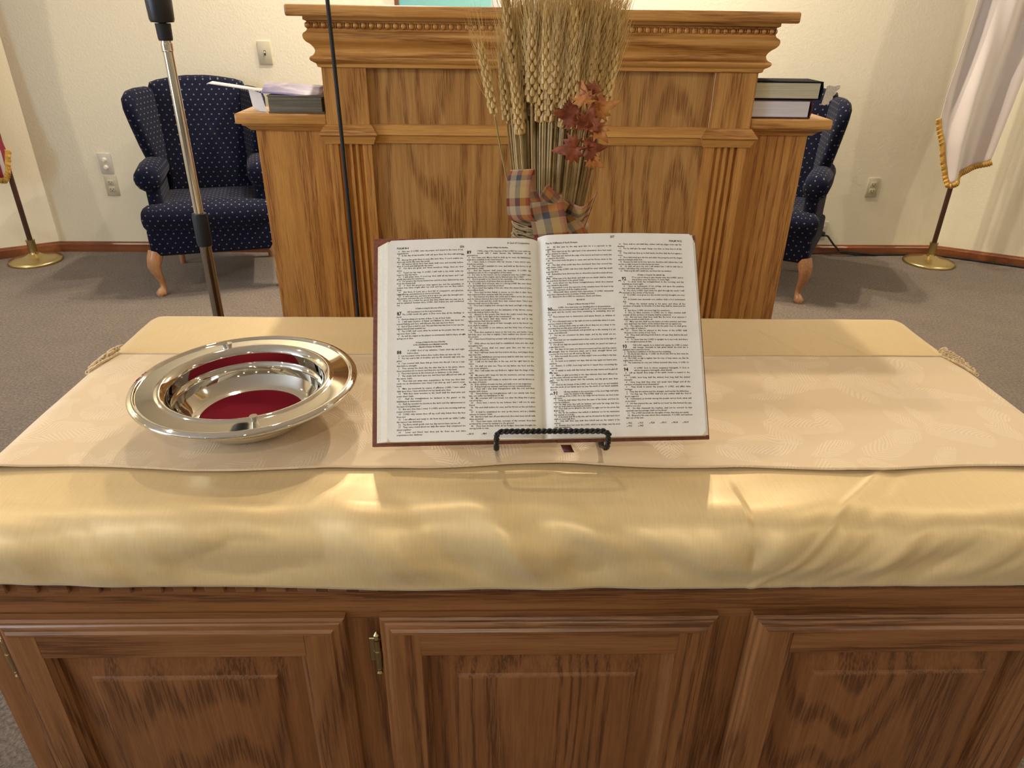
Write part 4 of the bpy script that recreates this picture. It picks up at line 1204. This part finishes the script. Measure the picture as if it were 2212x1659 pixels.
# hanging cable
pts = [(-.317-.010*math.sin(t*2.4)*(1 if t < 1.4 else .6), 1.60+.003*math.sin(t*4), CH-.001-(CH-.004)*t/2.9*1.0) for t in [k*.1 for k in range(30)]]
MB().tube(pts, .0042, 8).build('hanging_cable', M_rubber, label='thin black cable hanging down in front of the pulpit', cat='cable')

# ------------------------------------------------------------------ wing chairs
def arc(cx, cy, r, a0, a1, n): return [(cx+r*math.cos(R(a0+(a1-a0)*k/n)), cy+r*math.sin(R(a0+(a1-a0)*k/n))) for k in range(n+1)]
def chair(loc, rz, label, lx=1):
    ch = empty('wing_chair', (0, 0, 0), label, 'chair', 'navy wing chairs')
    S = lambda mb, name, mat=M_chair, **k: mb.build(name, mat, ch, smooth=60, boxuv=(mat is M_chair), **k)
    XZ = lambda y, lean=0, z0=0: Matrix(((1, 0, 0, 0), (0, lean, -1, y), (0, 1, 0, z0), (0, 0, 0, 1)))
    # back: outline in x,z with crowned top, leaning back
    out = [(-.205, .42), (.205, .42), (.225, .60), (.235, .80), (.238, .925), (.225, .958), (.19, .970), (.12, .982), (.05, .990), (-.05, .990), (-.12, .982), (-.19, .970), (-.225, .958), (-.238, .925), (-.235, .80), (-.225, .60)]
    dens = []
    for i in range(len(out)):
        a, b = out[i], out[(i+1) % len(out)]
        for q in range(3): dens.append((a[0]+(b[0]-a[0])*q/3, a[1]+(b[1]-a[1])*q/3))
    Mb = Matrix(((1, 0, 0, 0), (0, .22, -1, .155-.22*.42), (0, 1, 0.1, 0), (0, 0, 0, 1)))
    S(MB().slab(dens, .13, .035, .018, Mb), 'backrest')
    # outer back shell
    Mb2 = Matrix(((1, 0, 0, 0), (0, .20, -1, .225-.2*.42), (0, 1, .1, 0), (0, 0, 0, 1)))
    out2 = [(-.27, .22), (.27, .22), (.28, .55), (.265, .90), (.22, .94), (0, .965), (-.22, .94), (-.265, .90), (-.28, .55)]
    S(MB().slab(out2, .05, .02, 0, Mb2), 'back_shell')
    # wings: outline in (y,z), flared outwards
    for s in (-1, 1):
        o = [(.20, .555), (.10, .56), (.035, .60), (.005, .68), (-.02, .78), (-.035, .86), (-.02, .915), (.03, .942), (.10, .948), (.20, .945), (.27, .93), (.27, .70), (.24, .56)]
        fl = .42
        # local a=y, b=z, c=thickness outwards
        Mw = Matrix(((-s*.30, s*.10, 1, s*(.205-.055+.06)), (1, 0, s*.30, 0), (0, 1, 0, 0), (0, 0, 0, 1)))
        S(MB().slab(o, .062, .028, .004, Mw), 'wing')
        # rolled arm
        mb = MB()
        pts = [(s*.258, -.215, .560), (s*.258, -.212, .560), (s*.260, -.19, .562), (s*.258, -.05, .570), (s*.252, .10, .572), (s*.25, .22, .57)]
        mb.tube(pts, [.012, .045, .062, .064, .060, .055], 16)
        S(mb, 'arm')
        pan = [(-.185, .30), (.24, .30), (.24, .56), (-.185, .555)]
        pd = []
        for i in range(4):
            a, b = pan[i], pan[(i+1) % 4]
            for q in range(4): pd.append((a[0]+(b[0]-a[0])*q/4, a[1]+(b[1]-a[1])*q/4))
        S(MB().slab(pd, .07, .03, 0, Matrix(((0, 0, 1, s*.250), (1, 0, 0, 0), (0, 1, 0, 0), (0, 0, 0, 1)))), 'arm_panel')
    # T shaped seat cushion
    tq = [(-.235, .15), (-.235, -.19), (-.30, -.20), (-.318, -.24), (-.312, -.285), (-.25, -.312), (-.12, -.325), (.12, -.325), (.25, -.312), (.312, -.285), (.318, -.24), (.30, -.20), (.235, -.19), (.235, .15)]
    td = []
    for i in range(len(tq)):
        a, b = tq[i], tq[(i+1) % len(tq)]
        for q in range(2): td.append((a[0]+(b[0]-a[0])*q/2, a[1]+(b[1]-a[1])*q/2))
    S(MB().slab(td, .13, .055, .012, Matrix.Translation((0, 0, .385))), 'seat_cushion')
    # apron
    S(MB().box(-.302, .302, -.295, .25, .205, .345, .02, 4), 'apron')
    # legs
    for s in (-1, 1):
        pts = [(s*.282, -.262, .225), (s*.294, -.272, .19), (s*.302, -.280, .155), (s*.295, -.270, .11), (s*.285, -.258, .07), (s*.283, -.256, .04), (s*.291, -.266, .022), (s*.297, -.274, .010), (s*.297, -.274, .0005)]
        S(MB().tube(pts, [.036, .036, .031, .022, .0155, .0150, .021, .026, .020], 12), 'front_leg', leg_wood)
        pts = [(s*.235, .22, .225), (s*.238, .235, .12), (s*.242, .262, .0005)]
        S(MB().tube(pts, [.021, .018, .015], 8), 'rear_leg', leg_wood)
    ch.location = loc; ch.rotation_euler = (0, 0, rz)
    return ch
chair((-1.446, 3.812, 0), R(15.5), 'navy dotted wing chair standing at left of the pulpit')
chair((1.478, 3.772, 0), R(-30), 'navy dotted wing chair half hidden behind the right wing of the pulpit')

# ------------------------------------------------------------------ flags
def flagpole(x, y, r, label, h=2.45):
    e = empty('flag_stand', (x, y, 0), label, 'flagpole')
    MB().lathe([(.0001, 0), (r, 0), (r*1.01, .008), (r*.97, .016), (r*.75, .024), (r*.45, .030), (.045, .036), (.030, .046), (.0001, .046)], (x, y, 0), 64).build('base', M_brass, e, smooth=50)
    MB().lathe([(.0001, .04), (.026, .04), (.021, .055), (.020, .062), (.0215, .066), (.0215, .118), (.024, .120), (.024, .126), (.0001, .126)], (x, y, 0), 32).build('socket', M_brass, e)
    MB().cyl(x, y, .10, h, .0135, 20).build('pole', pole_wood, e)
    MB().lathe([(.0001, 0), (.02, .006), (.012, .02), (.02, .045), (.001, .12)], (x, y, h), 16).build('finial', M_brass, e)
    return e
flagpole(2.652, 4.045, .142, 'dark wooden flagpole on round brass base holding the white flag at right')
flagpole(-2.585, 4.015, .138, 'dark wooden flagpole on round brass base at the far left')
def lerp(pts, x):
    if x <= pts[0][0]: return pts[0][1]
    for (a, b), (c, d) in zip(pts, pts[1:]):
        if x <= c: return b+(d-b)*(x-a)/(c-a)
    return pts[-1][1]
def make_flag(zb, xl, xr, ybase, folds, amp, mat, label, ztop=2.38, fr=.026, cx=0, ph=0.):
    yv = lambda s, z: ybase+amp*math.sin(s*folds*2*PI+ph+.5*math.sin(z*3))+.010*math.sin(s*folds*4.3*PI+z*4)
    def f(s, t):
        z0 = lerp(zb, s); z = z0+(ztop-z0)*t; k = sm(0, 1, (z-.6)/1.6)
        xa = lerp(xl, z); xb = lerp(xr, z)
        return (xa+(xb-xa)*s, yv(s, z), z)
    fl = MB().grid(f, 140, 90, uv=lambda i, j: (i, j)).build('flag', mat, smooth=80, solid=.0015, flip=False, label=label, cat='flag')
    mb = MB(); N = 280
    P0 = [Vector(f(k/N, 0)) for k in range(N+1)]
    vs = []
    for k, p in enumerate(P0):
        d = (P0[min(k+1, N)]-P0[max(k-1, 0)]); d.y = 0; d.normalize(); n = Vector((d.z, 0, -d.x)); 
        if n.z > 0: n = -n
        w = fr*(1+.08*math.sin(k*1.7))
        vs.append(p-n*.004-Vector((0, .003, 0))); vs.append(p+n*w-Vector((0, .003+.003*math.sin(k*.9), 0)))
    mb.add([tuple(v) for v in vs], [(2*k, 2*k+2, 2*k+3, 2*k+1) for k in range(N)])
    mb.build('fringe', M_fringe, fl, smooth=60, solid=.002, flip=False, label='gold fringe')
    return fl
make_flag([(0, .83), (.03, .79), (.09, .74), (.14, .70), (.16, .65), (.19, .60), (.25, .53), (.31, .488), (.34, .490), (.7, .565), (1, .622)],
          [(.4, 2.51), (.55, 2.49), (.70, 2.455), (.80, 2.447), (.95, 2.440), (1.4, 2.455), (2.4, 2.54)], [(.4, 2.73), (.62, 2.755), (1.2, 2.82), (1.6, 2.81), (2.4, 2.68)], 3.965, 1.6, .030, M_flag,
          'white flag with gold fringe draped on the pole at right', ph=.6)
make_flag([(0, .70), (.3, .56), (.55, .52), (.72, .49), (.85, .475), (.93, .52), (1, .63)],
          [(.4, -2.95), (1.2, -2.92), (2.4, -2.70)], [(.40, -2.530), (.62, -2.522), (.80, -2.55), (1.3, -2.58), (1.6, -2.56), (2.4, -2.50)], 3.935, 2.2, .028, M_stripes,
          'red and white striped flag with gold fringe at the left edge', ph=1.2)

# ------------------------------------------------------------------ wall plates, picture, cord
def wplate(x, z, kind, label, mat=M_plate, w=.070, h=.114):
    y = YB
    e = empty('wall_outlet' if kind != 'switch' else 'light_switch', (x, y, z), label, 'outlet' if kind != 'switch' else 'switch')
    MB().box(x-w/2, x+w/2, y-.006, y-.0003, z-h/2, z+h/2, .002, 2).build('cover_plate', mat, e)
    if kind == 'switch':
        MB().box(x-.005, x+.005, y-.009, y-.005, z-.012, z+.012, .001, 1).build('surround', M_dark, e)
        MB().box(x-.004, x+.004, y-.017, y-.006, z-.002, z+.007, .0015, 1).build('toggle', mat, e)
    elif kind == 'outlet':
        for s in (-1, 1):
            f = MB().box(x-.017, x+.017, y-.0085, y-.005, z+s*.0195-.014, z+s*.0195+.014, .003, 2).build('receptacle', mat, e)
            MB().box(x-.009, x-.0065, y-.0092, y-.008, z+s*.0195-.003, z+s*.0195+.006).box(x+.0065, x+.009, y-.0092, y-.008, z+s*.0195-.003, z+s*.0195+.006).box(x-.002, x+.002, y-.0092, y-.008, z+s*.0195-.010, z+s*.0195-.006).build('slots', M_dark, f, smooth=0)
    elif kind == 'jack':
        for s in (-1, 1):
            MB().lathe([(.0001, 0), (.013, 0), (.013, .004), (.008, .005), (.008, .010), (.0001, .010)], (0, 0, 0), 20, Matrix.Translation((x, y-.005, z+s*.021)) @ Matrix.Rotation(PI/2, 4, 'X')).build('jack', M_ceil, e)
    return e
wplate(-1.184, 1.093, 'switch', 'almond light switch plate on the wall above the left wing chair')
wplate(-2.162, .512, 'jack', 'upper plate with two round jacks on the wall left of the chair', M_plate2)
wplate(-2.158, .388, 'outlet', 'almond duplex outlet directly below the round jack plate')
wplate(2.288, .409, 'outlet', 'almond duplex outlet on the wall between right chair and white flag')
wplate(2.035, .148, 'outlet', 'low wall outlet with a black plug just right of the right chair', M_plate2)
mb = MB().box(2.020, 2.052, YB-.034, YB-.0088, .118, .146, .005, 2)
pts = [(2.04, YB-.034, .130), (2.065, YB-.042, .125), (2.11, YB-.044, .075), (2.17, YB-.04, .022), (2.26, YB-.035, .008), (2.42, YB-.03, .007), (2.60, YB-.024, .007), (RX-.03, YB-.028, .007)]
pts += [(RX+AR.x*d-.014*.5, YB+AR.y*d-.027, .007) for d in (.1, .4, .9, 1.4)]
mb.tube(pts, .0055, 8)
mb.tube([(2.40, YB-.040, .008), (2.2, YB-.045, .030), (2.05, YB-.046, .022), (1.9, YB-.045, .007), (1.6, YB-.04, .007)], .0045, 8)
mb.build('power_cord', M_rubber, label='black power cord plugged into the low outlet and running along the baseboard', cat='cord')
pf = empty('framed_picture', (.06, YB, 1.6), 'brown framed teal and white picture hanging behind the pulpit', 'picture')
fx0, fx1, fz0, fz1 = -.480, .612, 1.285, 1.95
mb = MB()
for a, b_, c, d in ((fx0, fx0+.022, fz0, fz1), (fx1-.022, fx1, fz0, fz1), (fx0, fx1, fz0, fz0+.022), (fx0, fx1, fz1-.022, fz1)): mb.box(a, b_, YB-.024, YB-.0005, c, d, .003, 1)
mb.build('frame', plain('brown_frame', (.16, .06, .03), .4), pf)
MB().box(fx0+.015, fx1-.015, YB-.012, YB-.004, fz0+.015, fz1-.015).build('print', M_painting, pf, smooth=0)

# ------------------------------------------------------------------ lights
WARM = (1.0, .855, .66)
def can(x, y, e, size=.07, col=WARM, vis=True, spread=180):
    ld = bpy.data.lights.new('ceiling_lamp', 'AREA'); ld.shape = 'DISK'; ld.size = size; ld.energy = e; ld.color = col; ld.spread = R(spread)
    o = bpy.data.objects.new('ceiling_lamp', ld); COL.objects.link(o); o.location = (x, y, CH-.012)
    return o
for x, y, e in LIGHTS if 'LIGHTS' in globals() else [
    (.74, 3.71, 90), (.70, 4.05, 70), (-.55, 3.71, 60), (-.55, 4.05, 45), (-3.6, 3.0, 34), (3.7, 3.0, 34),
    (-3.3, 1.6, 8), (3.4, 1.6, 8), (-.5, 1.9, 16), (1.6, 1.5, 10), (-1.9, 1.3, 10),
    (0.0, -1.2, 24), (-2.4, -1.2, 22), (2.4, -1.2, 22), (0, -3.8, 32), (-2.6, -3.8, 28), (2.6, -3.8, 28), (0, -6.3, 28), (-2.6, -6.3, 22), (2.6, -6.3, 22)]:
    can(x, y, e)
wl = bpy.data.lights.new('window_daylight', 'AREA'); wl.shape = 'RECTANGLE'; wl.size = 1.7; wl.size_y = 1.3; wl.energy = 150; wl.color = (.62, .76, 1)
wo = bpy.data.objects.new('window_daylight', wl); COL.objects.link(wo); wo.location = (WX+.02, -.5, 1.6); wo.rotation_euler = (0, R(-90), 0)

w = bpy.data.worlds.new('world'); w.use_nodes = True; sc.world = w
w.node_tree.nodes['Background'].inputs[0].default_value = (.75, .85, 1, 1); w.node_tree.nodes['Background'].inputs[1].default_value = .3
sc.view_settings.view_transform = 'Standard'; sc.view_settings.look = 'None'; sc.view_settings.gamma = 1; sc.view_settings.exposure = -0.74
sc.view_settings.use_curve_mapping = False
sc.cycles.use_denoising = True
sc.cycles.max_bounces = 6; sc.cycles.diffuse_bounces = 3; sc.cycles.glossy_bounces = 4
sc.cycles.use_adaptive_sampling = True; sc.cycles.adaptive_threshold = .1
sc.cycles.sample_clamp_indirect = 6
